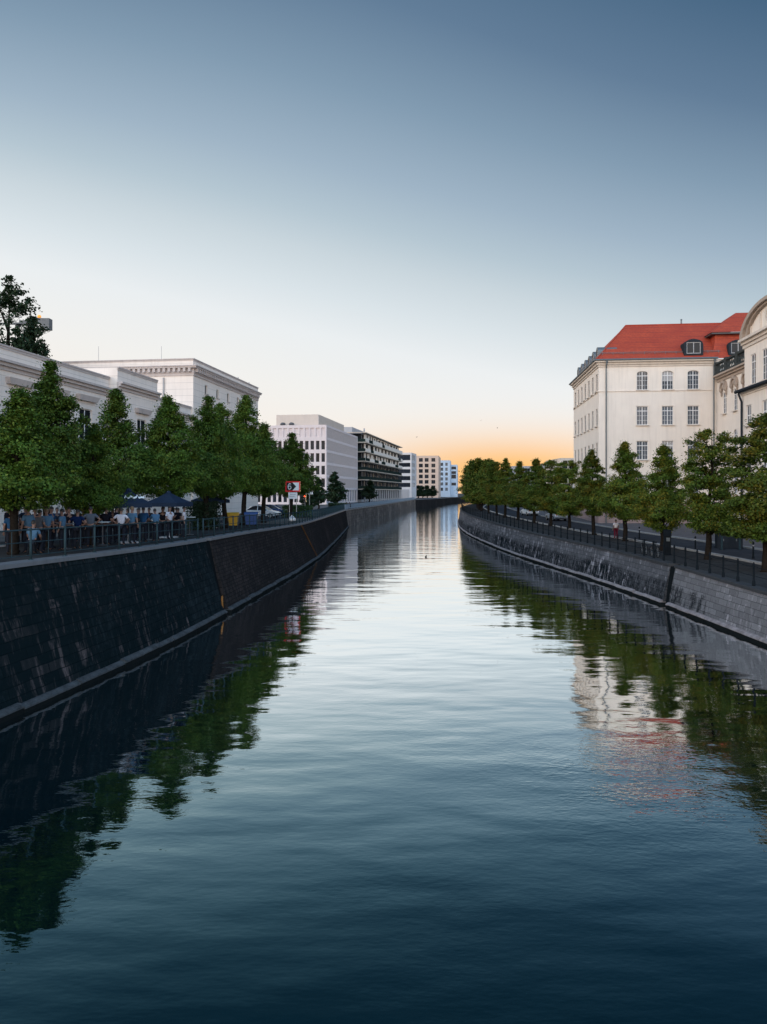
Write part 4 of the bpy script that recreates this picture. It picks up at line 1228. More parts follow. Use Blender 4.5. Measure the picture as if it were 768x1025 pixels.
# ------------------------------------------------------------------ railings
def railing(label, y0, y1, xf, zf, mat, step, h, rails, mid=False, bar=0.0, pr=0.035, name='railing', grow=0.0, sub=2):
    root = empty(name, (xf(y0), y0, zf(y0)), 0, label, 'railing')
    ox, oy, oz = xf(y0), y0, zf(y0)
    ys = []; y = y0
    while y <= y1: ys.append(y); y += step + grow * max(0, y - 40)
    pm = MB(); pm.tube((0, 0, 0), (0, 0, h + 0.02), pr, n=8); pm.lathe([(pr * 2.2, 0), (pr * 2.2, .02), (pr, .03)], n=8); pm.lathe([(pr * 1.25, h), (pr * 1.25, h + .05), (0.001, h + .08)], n=8)
    pme = pm.mesh('post', mat, True)
    for y in ys: link('post', pme, root, (xf(y) - ox, y - oy, zf(y) - oz))
    fine = [y0 + (ys[-1] - y0) * i / (len(ys) * sub) for i in range(len(ys) * sub + 1)]
    for (rz_, rr_) in rails:
        m_ = MB(); m_.ptube([(xf(y) - ox, y - oy, zf(y) - oz + rz_) for y in fine], [rr_] * len(fine), 6); m_.build('rail', mat, root, True)
    if mid:
        m_ = MB(); m_.tube((0, 0, rails[-1][0]), (0, 0, rails[0][0]), .012, n=5); mme = m_.mesh('middle_bar', mat)
        for a, b in zip(ys, ys[1:]):
            y = (a + b) / 2; link('middle_bar', mme, root, (xf(y) - ox, y - oy, zf(y) - oz))
    if bar:
        m_ = MB(); y = y0
        while y < ys[-1]:
            m_.tube((xf(y) - ox, y - oy, zf(y) - oz + rails[-1][0]), (xf(y) - ox, y - oy, zf(y) - oz + rails[0][0]), .02, n=4, caps=False); y += bar
        m_.build('bar', mat, root)
    return root
lx = lambda y: LT(y) - 0.28
R4 = [(1.05, .030), (0.62, .016), (0.16, .016)]
railing('dark steel railing in front of the beer garden on the near left quay', 20, YJ - 0.1, lx, zl, 'steel_rail', 1.9, 1.05, R4, True, pr=.042)
railing('dark steel railing beyond the joint, past the yellow and blue bins', YJ + 0.5, 82, lx, zl, 'steel_rail', 2.0, 1.05, R4, True, pr=.042)
railing('dark railing with close bars right of the river sign', 82.5, 143, lx, zl, 'steel_rail', 2.4, 1.05, R4, False, .6, .04)
railing('pale galvanised railing along the far promenade', 143.8, 330, lambda y: FW(y) - .25, lambda y: EYE - 3.6, 'pale_rail', 3.6, 1.0, [(1.0, .05), (.5, .025), (.12, .03)], False, .8, .05)
def infill():
    mb = MB(); ys = yrange(143.8, 330, 3, .02)
    r = bpy.data.objects['railing.003']; o = r.location
    mb.sweep([(-.015, .16), (.015, .16), (.015, .95), (-.015, .95)], [(lambda a, z, y=y: (FW(y) - .22 + a - o.x, y - o.y, EYE - 3.6 + z - o.z)) for y in ys])
    mb.build('infill_panel', 'pale_rail', r)
infill()
def chainrail(label, y0, y1, step, grow=0.0):
    xf = lambda y: RT(y) + 0.32
    root = empty('chain_railing', (xf(y0), y0, zr(y0)), 0, label, 'railing')
    ox, oy, oz = xf(y0), y0, zr(y0)
    pm = MB(); pm.lathe([(.075, 0), (.075, .22), (.05, .27), (.046, .98), (.062, 1.0), (.062, 1.05), (.035, 1.08), (.045, 1.12), (.001, 1.16)], n=9)
    pme = pm.mesh('post', 'black_iron', True)
    ys = []; y = y0
    while y < y1: ys.append(y); y += step + grow * max(0, y - 60)
    for y in ys: link('post', pme, root, (xf(y) - ox, y - oy, zr(y) - oz))
    for hz, sag in ((.96, .05), (.5, .02)):
        c = MB()
        for a, b in zip(ys, ys[1:]):
            pts = []
            for i in range(7):
                t = i / 6; y = a + (b - a) * t
                pts.append((xf(y) - ox, y - oy, zr(y) - oz + hz - sag * 4 * t * (1 - t)))
            c.ptube(pts, [.016] * 7, 5, False)
        c.build('chain', 'black_iron', root)
chainrail('black iron posts with chains along the right quay edge', 20, 175, 1.57, .02)

# orange ladder marker, rusty ladder rail on the wall
t = empty('ladder_marker', (LW(YJ) + .02, YJ + .1, .36), 0, 'small orange safety marker at the foot of the vertical wall joint', 'marker')
m_ = MB(); m_.box(-.34, -.10, 0, -.28, .02, .62); m_.build('plate', 'orange', t)
m_ = MB(); m_.tube((-.26, -.16, .0), (-.30, -.16, .7), .02, n=6); m_.tube((-.26, .06, .0), (-.30, .06, .7), .02, n=6)
for z in (.15, .4, .62): m_.tube((-.275, -.16, z), (-.275, .06, z), .016, n=6)
m_.build('rung', 'orange', t)
ya = 70.5
t = empty('ladder_rail', (LW(ya), ya, 0), 0, 'rusty slanting ladder rail lying on the brown quay wall', 'ladder')
def lad(f_, dy):
    y_ = ya + dy + 5.0 * (1 - f_)
    bx = LW(y_) - .26
    return (bx + (LT(y_) - bx) * f_ + .07 - LW(ya), y_ - ya, .3 + (zl(y_) - .5) * f_)
for dy in (0, .42):
    m_ = MB(); m_.ptube([lad(f_, dy) for f_ in (0, .25, .5, .75, 1)], [.04] * 5, 6); m_.build('stile', 'rust', t)
m_ = MB()
for i in range(9): m_.tube(lad(.06 + i * .11, 0), lad(.06 + i * .11, .42), .02, n=5)
m_.build('rung', 'rust', t)

# ------------------------------------------------------------------ river sign, traffic light
def stroke(mb, pts, w, y, d=0.01, xf=lambda x, z: (x, z)):
    for (x0, z0), (x1, z1) in zip(pts, pts[1:]):
        l = math.hypot(x1 - x0, z1 - z0); nx, nz = -(z1 - z0) / l * w / 2, (x1 - x0) / l * w / 2
        ex, ez = (x1 - x0) / l * w * .3, (z1 - z0) / l * w * .3
        q = [(x0 - ex + nx, z0 - ez + nz), (x0 - ex - nx, z0 - ez - nz), (x1 + ex - nx, z1 + ez - nz), (x1 + ex + nx, z1 + ez + nz)]
        mb.hexa([(a, y - d, b) for a, b in q] + [(a, y, b) for a, b in q])
def river_sign():
    Y = 78; x = px(293.2, Y); zg = zl(Y)
    t = empty('river_sign', (x, Y, zg), R(-6), 'red framed river sign with white 6 and black arrow above a white plate', 'sign')
    zc = pz(487, Y) - zg
    for s in (-.38, .38):
        m_ = MB(); m_.tube((s, .07, 0), (s, .07, zc + .45), .04, n=8); m_.build('post', 'alu', t)
    w, h, b = .80, .56, .14
    m_ = MB(); m_.box(-w, 0, zc - h, w, .03, zc + h); m_.build('backing', 'alu', t)
    m_ = MB()
    m_.box(-w, -.02, zc - h, w, -.002, zc - h + b); m_.box(-w, -.02, zc + h - b, w, -.002, zc + h)
    m_.box(-w, -.02, zc - h + b, -w + b, -.002, zc + h - b); m_.box(w - b, -.02, zc - h + b, w, -.002, zc + h - b); m_.build('border', 'red_paint', t)
    m_ = MB(); m_.box(-w + b + .002, -.012, zc - h + b + .002, w - b - .002, -.003, zc + h - b - .002); m_.build('face', 'sign_white', t)
    m_ = MB()
    m_.hexa([(-w + b + .004, -.02, zc - h + b + .004), (-.02, -.02, zc - h + b + .004), (-.02, -.0125, zc - h + b + .004), (-w + b + .004, -.0125, zc - h + b + .004),
             (-w + b + .004, -.02, zc + h - b - .004), (-.02, -.02, zc + h - b - .004), (-.02, -.0125, zc + h - b - .004), (-w + b + .004, -.0125, zc + h - b - .004)])
    hh = h - b - .02
    m_.faces([(-.02, -.02, zc - hh), (.36, -.02, zc), (-.02, -.02, zc + hh), (-.02, -.0125, zc - hh), (.36, -.0125, zc), (-.02, -.0125, zc + hh)], [(0, 1, 2), (3, 5, 4), (0, 3, 4, 1), (1, 4, 5, 2)])
    m_.build('arrow', 'sign_black', t)
    m_ = MB(); cx = -.34
    pts = [(cx + .13, zc + .27), (cx - .02, zc + .30), (cx - .13, zc + .14), (cx - .16, zc - .06), (cx - .12, zc - .22), (cx, zc - .29), (cx + .13, zc - .22), (cx + .17, zc - .09), (cx + .12, zc + .03), (cx, zc + .07), (cx - .13, zc - .02)]
    stroke(m_, pts, .085, -.0205); m_.build('numeral', 'sign_white', t)
    m_ = MB(); m_.box(-.48, 0, zc - h - .74, .48, .03, zc - h - .06); m_.build('lower_plate', 'sign_white', t)
    m_ = MB()
    for k, (a, bb) in enumerate(((-.3, .3), (-.36, .2))): m_.box(a, -.006, zc - h - .3 - .2 * k, bb, -.002, zc - h - .26 - .2 * k)
    m_.build('lettering', 'frame_grey', t)
    # white sack at its foot
    t2 = empty('white_sack', (px(292.5, 77), 77, zg), 0, 'crumpled white sack lying at the foot of the river sign', 'sack')
    m_ = MB(); m_.lathe([(.001, 0), (.34, .02), (.40, .16), (.33, .36), (.16, .50), (.09, .56), (.14, .64), (.001, .62)], n=12, sy=.8)
    r9 = random.Random(2); m_.v = [(a + r9.uniform(-.03, .03), b_ + r9.uniform(-.03, .03), c + r9.uniform(0, .03)) for a, b_, c in m_.v]
    m_.build('bag', 'sign_white', t2, True)
    m_ = MB(); m_.lathe([(.10, .53), (.115, .55), (.10, .57)], n=10); m_.build('tie', 'frame_grey', t2)
river_sign()
def traffic_light(x, Y, label):
    zg = zl(Y); t = empty('traffic_light', (px(x, Y), Y, zg), 0, label, 'traffic light')
    zc = pz(497.5, Y) - zg
    m_ = MB(); m_.tube((0, .12, 0), (0, .12, zc + .5), .06, n=8); m_.build('pole', 'alu', t)
    m_ = MB(); m_.box(-.17, -.12, zc - .75, .17, .05, zc + .35)
    for k in range(3):
        m_.tube((0, -.12, zc + .12 - .36 * k), (0, -.30, zc + .12 - .36 * k), .15, n=12, caps=False)
    m_.build('housing', 'sign_black', t)
    m_ = MB(); m_.tube((0, -.13, zc + .12), (0, -.15, zc + .12), .13, n=12); m_.build('red_lens', 'red_lamp', t)
    m_ = MB()
    for k in (1, 2): m_.tube((0, -.13, zc + .12 - .36 * k), (0, -.15, zc + .12 - .36 * k), .13, n=12)
    m_.build('dark_lens', 'frame_dark', t)
traffic_light(305.3, 105, 'traffic light showing red right of the river sign')
t = empty('street_sign', (px(310, 112), 112, zl(112)), 0, 'pale pole with a white name plate behind the traffic light', 'sign')
m_ = MB(); m_.tube((0, 0, 0), (0, 0, 3.4), .06, n=8); m_.build('pole', 'alu', t)
m_ = MB(); m_.box(-.8, -.03, 2.9, .5, -.065, 3.25); m_.build('plate', 'sign_white', t)

# ------------------------------------------------------------------ bins, cars
def bin_(x, y0, Y, mat, label):
    zg = zl(Y); t = empty('wheelie_bin', (px(x, Y), Y, zg), R(8), label, 'bin')
    m_ = MB(); w, d, h = .55, .36, 1.0
    m_.hexa([(-w * .86, -d * .8, .12), (w * .86, -d * .8, .12), (w * .86, d * .8, .12), (-w * .86, d * .8, .12), (-w, -d, h), (w, -d, h), (w, d, h), (-w, d, h)])
    m_.box(-w - .03, -d - .03, h - .08, w + .03, d + .03, h); m_.build('body', mat, t)
    m_ = MB(); n = 6
    for k in range(n):
        a, b_ = PI * k / n, PI * (k + 1) / n
        m_.hexa([(-w - .04, -d * math.cos(a) * 1.1, h + .004), (w + .04, -d * math.cos(a) * 1.1, h + .004), (w + .04, -d * math.cos(b_) * 1.1, h + .004), (-w - .04, -d * math.cos(b_) * 1.1, h + .004),
                 (-w - .04, -d * math.cos(a) * 1.1, h + .02 + .16 * math.sin(a)), (w + .04, -d * math.cos(a) * 1.1, h + .02 + .16 * math.sin(a)), (w + .04, -d * math.cos(b_) * 1.1, h + .02 + .16 * math.sin(b_)), (-w - .04, -d * math.cos(b_) * 1.1, h + .02 + .16 * math.sin(b_))])
    m_.build('lid', mat, t)
    for sx in (-1, 1):
        for sy in (-1, 1):
            m_ = MB(); m_.tube((sx * w * .7 - .03, sy * d * .6, .09), (sx * w * .7 + .03, sy * d * .6, .09), .09, n=10); m_.build('wheel', 'tyre', t)
bin_(232, 0, 60, 'yellow_bin', 'yellow waste bin behind the left railing')
bin_(251.8, 0, 63, 'blue_bin', 'dark blue waste bin behind the left railing, in front of the silver car')

def car_proto(name, mat, label, loc, rz, group):
    t = empty(name, loc, rz, label, 'car', group)
    # side profile, x forward
    lo = [(-2.1, .42), (-2.15, .62), (-2.1, .92), (-1.55, .98), (.85, .96), (1.75, .82), (2.1, .66), (2.12, .40), (1.8, .28), (-1.8, .28)]
    m_ = MB(); rows = []
    for (yy, sc_) in ((-.86, .90), (-.80, 1.0), (-.4, 1.02), (.4, 1.02), (.80, 1.0), (.86, .90)):
        rows.append(m_.add([(x * (1 - (1 - sc_) * .25), yy, .6 + (z - .6) * sc_) for x, z in lo]))
    n = len(lo)
    for a, b in zip(rows, rows[1:]):
        for k in range(n): m_.f.append((a + k, a + (k + 1) % n, b + (k + 1) % n, b + k)); m_.mi.append(0)
    m_.f.append(tuple(rows[0] + k for k in reversed(range(n)))); m_.mi.append(0); m_.f.append(tuple(rows[-1] + k for k in range(n))); m_.mi.append(0)
    # roof and pillars
    def gh(x, z, s): return (x, s * (.78 - (z - .95) * .36), z)
    roof = [(-1.05, 1.40), (-.55, 1.47), (-.05, 1.46), (.25, 1.38)]
    for a, b in zip(roof, roof[1:]):
        m_.hexa([gh(*a, -1), gh(*b, -1), gh(*b, 1), gh(*a, 1)] + [(p[0], p[1], p[2] + .045) for p in (gh(*a, -1), gh(*b, -1), gh(*b, 1), gh(*a, 1))])
    for s in (-1, 1):
        for (x0, x1) in ((-1.75, -1.02), (-.28, -.30), (1.0, .27)):
            a, b = gh(x0, .96, s), gh(x1, 1.41, s); m_.tube(a, b, .05, n=5)
    m_.build('body', mat, t)
    g = MB(); gp = [(-1.72, .95), (-1.03, 1.39), (-.55, 1.455), (-.05, 1.445), (.24, 1.37), (.98, .95)]
    g.faces([gh(x, z, -.985) for x, z in gp] + [gh(x, z, .985) for x, z in gp], [(i, (i + 1) % 6, (i + 1) % 6 + 6, i + 6) for i in range(6)] + [(5, 4, 3, 2, 1, 0), (6, 7, 8, 9, 10, 11)])
    g.build('window_glass', 'glass_dark', t)
    for x in (-1.3, 1.32):
        for s in (-1, 1):
            w = MB(); w.tube((x, s * .70, .32), (x, s * .885, .32), .32, n=18); wo = w.build('wheel', 'tyre', t)
            w = MB(); w.lathe([(.001, 0), (.2, .0), (.205, .02)], n=14); w.v = [(x + a, s * .892 + s * c * .2, .32 + b) for a, b, c in w.v]; w.build('rim', 'alu', wo)
    for s in (-1, 1):
        h = MB(); h.ell((2.02, s * .62, .68), (.10, .17, .08), 8, 6); h.build('headlight', 'frame_white', t)
        h = MB(); h.ell((-2.1, s * .66, .80), (.07, .14, .09), 8, 6); h.build('tail_light', 'red_paint', t)
    return t
car_proto('parked_car', 'car_silver', 'silver car parked behind the blue bin under the left trees', (px(262.5, 88), 88, zl(88)), R(-12), 'cars parked under the left trees')
car_proto('parked_car', 'car_blue', 'dark blue car parked behind the silver car under the left trees', (px(273, 99), 99, zl(99)), R(-8), 'cars parked under the left trees')
for (x, Y, m_, lab) in ((556, 100, 'car_silver', 'silver car parked behind the far right trees'), (528, 118, 'car_white', 'white car parked on the right street farther up')):
    car_proto('parked_car', m_, lab, (RT(Y) + 9.3, Y, zr(Y) - .01), R(96), 'cars parked on the right street')

# ------------------------------------------------------------------ beer garden: umbrellas, tables
def umbrella(x, y, label, w=3.2, zt=3.05, ze=2.35, mat='navy', print_=None, drape=.22, rz=R(-12)):
    z = zl(y); t = empty('garden_umbrella', (x, y, z), rz, label, 'umbrella', 'beer garden umbrellas')
    m_ = MB(); h = w / 2; top = (0, 0, zt)
    cs = [(-h, -h, ze), (h, -h, ze), (h, h, ze), (-h, h, ze)]
    for a, b in zip(cs, cs[1:] + cs[:1]):
        n = 5
        for i in range(n):
            f0, f1 = i / n, (i + 1) / n
            def sg(p, f): return tuple(top[k] + (p[k] - top[k]) * f - (.12 * f * (1 - f) * 4 * .4 if k == 2 else 0) for k in range(3))
            m_.poly([sg(a, f0), sg(a, f1), sg(b, f1), sg(b, f0)])
        m_.poly([a, (a[0], a[1], ze - drape), (b[0], b[1], ze - drape), b])
    m_.lathe([(.001, zt + .06), (.12, zt), (.16, zt - .09)], n=8)
    m_.build('canopy', mat, t)
    m_ = MB(); m_.tube((0, 0, 0), (0, 0, zt), .035, n=8); m_.build('pole', 'frame_dark', t)
    m_ = MB()
    for c in cs: m_.tube((0, 0, ze + .1), (c[0] * .6, c[1] * .6, ze + (zt - ze) * .32), .015, n=5)
    m_.build('strut', 'frame_dark', t)
    m_ = MB(); m_.box(-.4, -.4, 0, .4, .4, .08); m_.lathe([(.06, .08), (.05, .45)], n=8); m_.build('base', 'grey_conc', t)
    if print_:
        # white brush script on the front slope, laid on the canvas
        m_ = MB(); sx = lambda u, v: (u, -h * v, zt + (ze - zt) * v - .048 + .055)
        pts2 = [(-.30, .66), (-.22, .50), (-.14, .66), (-.05, .62), (.02, .50), (.10, .62), (.16, .64), (.28, .58), (.33, .44), (.38, .64), (.50, .60), (.60, .62), (.66, .55)]
        for (a, va), (b, vb) in zip(pts2, pts2[1:]):
            w_ = .05
            m_.hexa([sx(a, va + w_), sx(b, vb + w_), sx(b, vb - w_), sx(a, va - w_)] + [tuple(q[k] + (.012 if k == 2 else 0) for k in range(3)) for q in (sx(a, va + w_), sx(b, vb + w_), sx(b, vb - w_), sx(a, va - w_))])
        m_.box(0, 0, 0, 0.001, 0.001, 0.001) if False else None
        m_.build('lettering', 'white_print', t)
    return t
def gx(pxx, Y): return px(pxx, Y)
umbrella(gx(129, 36.6), 36.6, 'navy square umbrella with white brush lettering above the man in white', 1.9, 2.66, 1.98, print_=True, rz=R(28))
umbrella(gx(169, 42), 42, 'plain navy umbrella right of the lettered one, half behind foliage', 2.0, 2.62, 2.0)
umbrella(gx(211, 57), 57, 'small dark navy umbrella above the clipped hedge', 2.2, 2.8, 2.15)
umbrella(gx(-8, 33), 33, 'pale grey umbrella at the left picture edge behind the guests', 2.6, 2.6, 2.0, mat='pale_canvas')
def table(x, y, label, cl):
    t = empty('bistro_table', (x, y, zl(y)), 0, label, 'table', 'beer garden tables')
    m_ = MB(); m_.lathe([(.001, 1.06), (.36, 1.06), (.37, 1.08), (.36, 1.10), (.001, 1.10)], n=16); m_.build('top', cl, t)
    m_ = MB(); m_.lathe([(.26, 0), (.26, .02), (.05, .05), (.03, .1), (.03, 1.06)], n=10); m_.build('leg', 'frame_dark', t)
for (pxx, Y, lab, c) in ((103, 34.6, 'pale high table near the umbrella pole behind the railing', 'pale_canvas'), (149, 39.5, 'pale high table between the two men in blue', 'pale_canvas'), (190, 45.5, 'bluish high table at the right end of the guests', 'pale_canvas'), (66, 31.5, 'dark high table left of the man in the navy shirt', 'frame_dark')):
    table(gx(pxx, Y), Y, lab, c)

# ------------------------------------------------------------------ people
def skinned(vs, es, rad, name, root=0, sub=1):
    me = bpy.data.meshes.new(name); me.from_pydata(vs, es, []); me.update()
    o = bpy.data.objects.new(name, me); COL.objects.link(o)
    mod = o.modifiers.new('skin', 'SKIN'); mod.use_smooth_shade = True
    for i, r_ in enumerate(rad):
        sv = me.skin_vertices[0].data[i]
        sv.radius = r_ if isinstance(r_, tuple) else (r_, r_)
        sv.use_root = (i == root)
    if sub:
        s_ = o.modifiers.new('sub', 'SUBSURF'); s_.levels = sub; s_.render_levels = sub
    dg = bpy.context.evaluated_depsgraph_get(); dg.update()
    out = bpy.data.meshes.new_from_object(o.evaluated_get(dg))
    bpy.data.objects.remove(o); bpy.data.meshes.remove(me)
    return out

POSES = {
 # facing -y.  hips, knees, ankles, shoulders fixed; elbows and wrists per pose
 'stand': dict(el=(.25, .03, 1.13), er=(-.25, .03, 1.13), wl=(.27, -.04, .88), wr=(-.27, -.04, .88), lean=0, sit=0),
 'hips': dict(el=(.40, .05, 1.20), er=(-.40, .05, 1.20), wl=(.20, -.04, 1.02), wr=(-.20, -.04, 1.02), lean=0, sit=0),
 'lean': dict(el=(.26, -.30, 1.10), er=(-.26, -.30, 1.10), wl=(.12, -.52, 1.12), wr=(-.12, -.50, 1.12), lean=.16, sit=0),
 'drink': dict(el=(.26, -.05, 1.14), er=(-.25, .0, 1.13), wl=(.14, -.28, 1.24), wr=(-.20, -.22, 1.02), lean=0, sit=0),
 'sit': dict(el=(.25, -.10, 1.13), er=(-.25, -.10, 1.13), wl=(.15, -.34, 1.0), wr=(-.15, -.34, 1.0), lean=.05, sit=1),
}
def person_meshes(p):
    P = POSES[p]; l = P['lean']; dz = -.42 if P['sit'] else 0
    sh = lambda x, y, z: (x, y - l * max(0, (z - .95)) / .5, z + dz)
    T = [sh(0, 0, .95), sh(0, .01, 1.10), sh(0, 0, 1.29), sh(0, .01, 1.44), sh(0, 0, 1.51), sh(0, -.02, 1.575), sh(0, -.012, 1.655), sh(0, .0, 1.735), sh(0, -.112, 1.64), sh(.088, .005, 1.645), sh(-.088, .005, 1.645)]
    tr = [(.155, .115), (.135, .10), (.165, .115), .075, .052, (.06, .07), (.078, .095), (.05, .06), .014, .016, .016]
    te = [(0, 1), (1, 2), (2, 3), (3, 4), (4, 5), (5, 6), (6, 7), (6, 8), (6, 9), (6, 10)]
    vs, rs, es = list(T), list(tr), list(te)
    arms = []
    for s, e, w in ((1, P['el'], P['wl']), (-1, P['er'], P['wr'])):
        i = len(vs); S = sh(s * .185, .0, 1.40)
        E2 = (e[0], e[1] - l * .4, e[2] + dz); W2 = (w[0], w[1] - l * .4, w[2] + dz)
        d = (Vector(W2) - Vector(E2)).normalized(); H = tuple(Vector(W2) + d * .08)
        vs += [S, E2, W2, H]; rs += [.062, .044, .031, (.036, .024)]
        es += [(2, i), (i, i + 1), (i + 1, i + 2), (i + 2, i + 3)]
        arms.append((S, E2, W2, H, d))
    legs = []
    for s in (1, -1):
        i = len(vs)
        if P['sit']: J = [(s * .10, 0, .50), (s * .13, -.42, .50), (s * .13, -.40, .09), (s * .14, -.55, .04)]
        else: J = [(s * .10, 0, .88), (s * .11, -.02, .50), (s * .115, .03, .09), (s * .13, -.12, .04)]
        vs += J; rs += [.092, .06, .042, .036]
        es += [(0, i), (i, i + 1), (i + 1, i + 2), (i + 2, i + 3)]; legs.append(J)
    body = skinned(vs, es, rs, 'body')
    # fingers joined to the palm
    fb = MB()
    for (S, E2, W2, H, d) in arms:
        sd = d.cross(Vector((0, 1, 0.3))).normalized(); nd = d.cross(sd)
        for k, ln in ((-1.5, .06), (-.5, .075), (.5, .07), (1.5, .055)):
            b0 = Vector(H) + sd * k * .016; fb.ptube([b0 - d * .01, b0 + d * ln * .6 , b0 + d * ln + nd * .02], [.009, .008, .006], 5)
        b0 = Vector(W2) + d * .03 + sd * .03; fb.ptube([b0, b0 + sd * .025 + d * .03, b0 + sd * .025 + d * .06], [.011, .009, .007], 5)
    bm = bmesh.new(); bm.from_mesh(body); fm = fb.mesh('f', 'skin'); bm.from_mesh(fm); bm.to_mesh(body); bm.free(); bpy.data.meshes.remove(fm)
    # shirt: torso and upper arms, a little fuller than the body
    vs = [T[0], T[1], T[2], T[3]]; rs = [(.172, .135), (.158, .122), (.185, .135), .082]; es = [(0, 1), (1, 2), (2, 3)]
    for (S, E2, W2, H, d) in arms:
        i = len(vs); m2 = tuple(Vector(S) * .3 + Vector(E2) * .7)
        vs += [S, m2]; rs += [.078, .064]; es += [(2, i), (i, i + 1)]
    shirt = skinned(vs, es, rs, 'shirt', 2)
    vs = [(T[0][0], T[0][1], T[0][2] + .01)]; rs = [(.165, .125)]; es = []
    for J in legs:
        i = len(vs); vs += [J[0], J[1], (J[2][0], J[2][1], J[2][2] + .02), (J[3][0], J[3][1] - .03, J[3][2] + .01)]; rs += [.105, .077, .062, .05]; es += [(0, i), (i, i + 1), (i + 1, i + 2), (i + 2, i + 3)]
    trousers = skinned(vs, es, rs, 'trousers')
    hb = MB(); c = Vector(T[6])
    n = 12; rings = []
    for j in range(7):
        th = PI / 2 - j * (PI * .62) / 6
        ring = []
        for k in range(n):
            a = 2 * PI * k / n; back = .5 + .5 * math.sin(a)      # +y is the back of the head
            lowz = math.sin(th) if math.sin(th) > .05 else math.sin(th) * (.2 + 1.5 * back)
            rr_ = math.cos(th) if j else .001
            ring.append((c.x + .086 * rr_ * math.cos(a), c.y + .012 + .108 * rr_ * math.sin(a) , c.z + .028 + .098 * lowz))
        rings.append(hb.add(ring))
    for a, b in zip(rings, rings[1:]):
        for k in range(n): hb.f.append((a + k, b + k, b + (k + 1) % n, a + (k + 1) % n)); hb.mi.append(0)
    hair = hb.mesh('hair', 'hair', True)
    for me, mt in ((body, 'skin'), (trousers, 'denim')): me.materials.clear(); me.materials.append(M[mt])
    return body, shirt, trousers, hair
PM = {k: person_meshes(k) for k in POSES}
TR = {}
def person(pxx, Y, pose, col, rz, label, z=None, tcol=(0.02, .022, .03), hair='hair', group='guests in the beer garden', hs=1.0):
    z = zl(Y) - .01 if z is None else z
    t = empty('person', (px(pxx, Y), Y, z), rz, label, 'person', group)
    t.scale = (hs, hs, hs)
    body, shirt, tro, hr = PM[pose]
    link('body', body, t)
    for nm, me, mt in (('shirt', shirt, cloth(col)), ('trousers', tro, cloth(tcol)), ('hair', hr, M[hair])):
        key = (nm, pose, mt.name)
        if key not in TR:
            c = me.copy(); c.materials.clear(); c.materials.append(mt); TR[key] = c
        link(nm, TR[key], t)
    return t
WHT = (.48, .47, .52); LB = (.07, .14, .22); BL = (.02, .06, .13); NV = (.008, .018, .06); GY = (.085, .10, .125); DK_ = (.012, .012, .018); PK = (.55, .42, .46)
PPL = [(11.5, 28.6, 'stand', BL, 200, 'guest in blue shirt at the far left behind the railing, left of the trunk'),
       (16.5, 29.4, 'drink', WHT, 120, 'guest in white shirt half hidden left of the first tree trunk'),
       (28.5, 29.3, 'stand', LB, 240, 'guest in light blue shirt right of the first tree trunk'),
       (33, 28.2, 'sit', LB, 180, 'guest in pale blue sitting low behind the railing'),
       (35.5, 31.5, 'stand', DK_, 20, 'guest in black behind the seated guest in pale blue'),
       (40, 30.3, 'drink', GY, 160, 'guest in grey shirt right of the seated guest'),
       (47, 30.6, 'stand', LB, 210, 'guest in light blue checked shirt beside the one in grey'),
       (51.5, 31.8, 'drink', BL, 90, 'guest in mid blue shirt just left of the second tree trunk'),
       (62.5, 31.0, 'stand', LB, 270, 'narrow seen guest in light blue right of the second trunk'),
       (69.5, 33.2, 'drink', DK_, 30, 'guest in dark top facing the camera, left of the navy shirt'),
       (78, 31.8, 'hips', NV, 180, 'broad guest in navy blue shirt seen from behind'),
       (84, 35.0, 'stand', DK_, 320, 'guest in black between the navy shirt and the grey shirt'),
       (91, 33.0, 'hips', GY, 190, 'guest in light grey shirt seen from behind left of the umbrella pole'),
       (98.5, 36.0, 'stand', DK_, 0, 'guest in dark clothes just right of the grey shirt'),
       (106.5, 35.0, 'drink', DK_, 180, 'guest in dark jacket left of the man in white'),
       (113, 37.0, 'stand', DK_, 40, 'guest in black right behind the dark jacket, under the lettered umbrella'),
       (121.5, 34.4, 'hips', WHT, 185, 'man in bright white shirt with both elbows out at the railing'),
       (132.5, 35.4, 'stand', LB, 170, 'man in pale blue shirt just right of the man in bright white'),
       (138.5, 39.0, 'drink', DK_, 0, 'guest in black between the two men in blue'),
       (143.5, 37.2, 'lean', BL, 195, 'man in mid blue shirt leaning with bent arms left of the pale high table'),
       (156.5, 38.4, 'lean', LB, 215, 'guest in light blue with pinkish back leaning right of the pale high table'),
       (163, 42.0, 'stand', DK_, 20, 'guest in black behind the leaning guest, under the plain navy umbrella'),
       (170, 40.4, 'drink', WHT, 60, 'dark haired guest with white sleeve under the plain navy umbrella'),
       (177, 43.5, 'stand', DK_, 200, 'guest in dark clothes left of the last guest in white'),
       (184.5, 42.0, 'stand', WHT, 100, 'guest in white shirt at the right end of the beer garden')]
for i, (x, Y, po, c, rz, lab) in enumerate(PPL):
    person(x, Y, po, c, R(rz), lab, hair='hair_fair' if i in (6, 17) else 'hair', hs=.96 + .07 * ((i * 7) % 5) / 4)
r5 = random.Random(12)
for k in range(18):
    person(8 + k * 10.2 + r5.uniform(-3, 3), 33.5 + k * .55 + r5.uniform(0, 3), r5.choice(['stand', 'drink', 'stand', 'hips']), r5.choice([DK_, (.02, .03, .05), (.03, .03, .035)]), R(r5.uniform(0, 360)), 'guest in dark clothes deep in the crowd behind the front row', hair='hair', hs=r5.uniform(.95, 1.05))
person(616.5, 66, 'stand', (.75, .72, .76), R(190), 'pedestrian in white top with dark red bag on the right street', z=zr(66) + .0, tcol=(.12, .015, .03), group=None, hs=.98)
person(347, 150, 'sit', DK_, R(90), 'person in black sitting by the far promenade, left one of the pair', z=zl(150), group='people sitting on the far promenade')
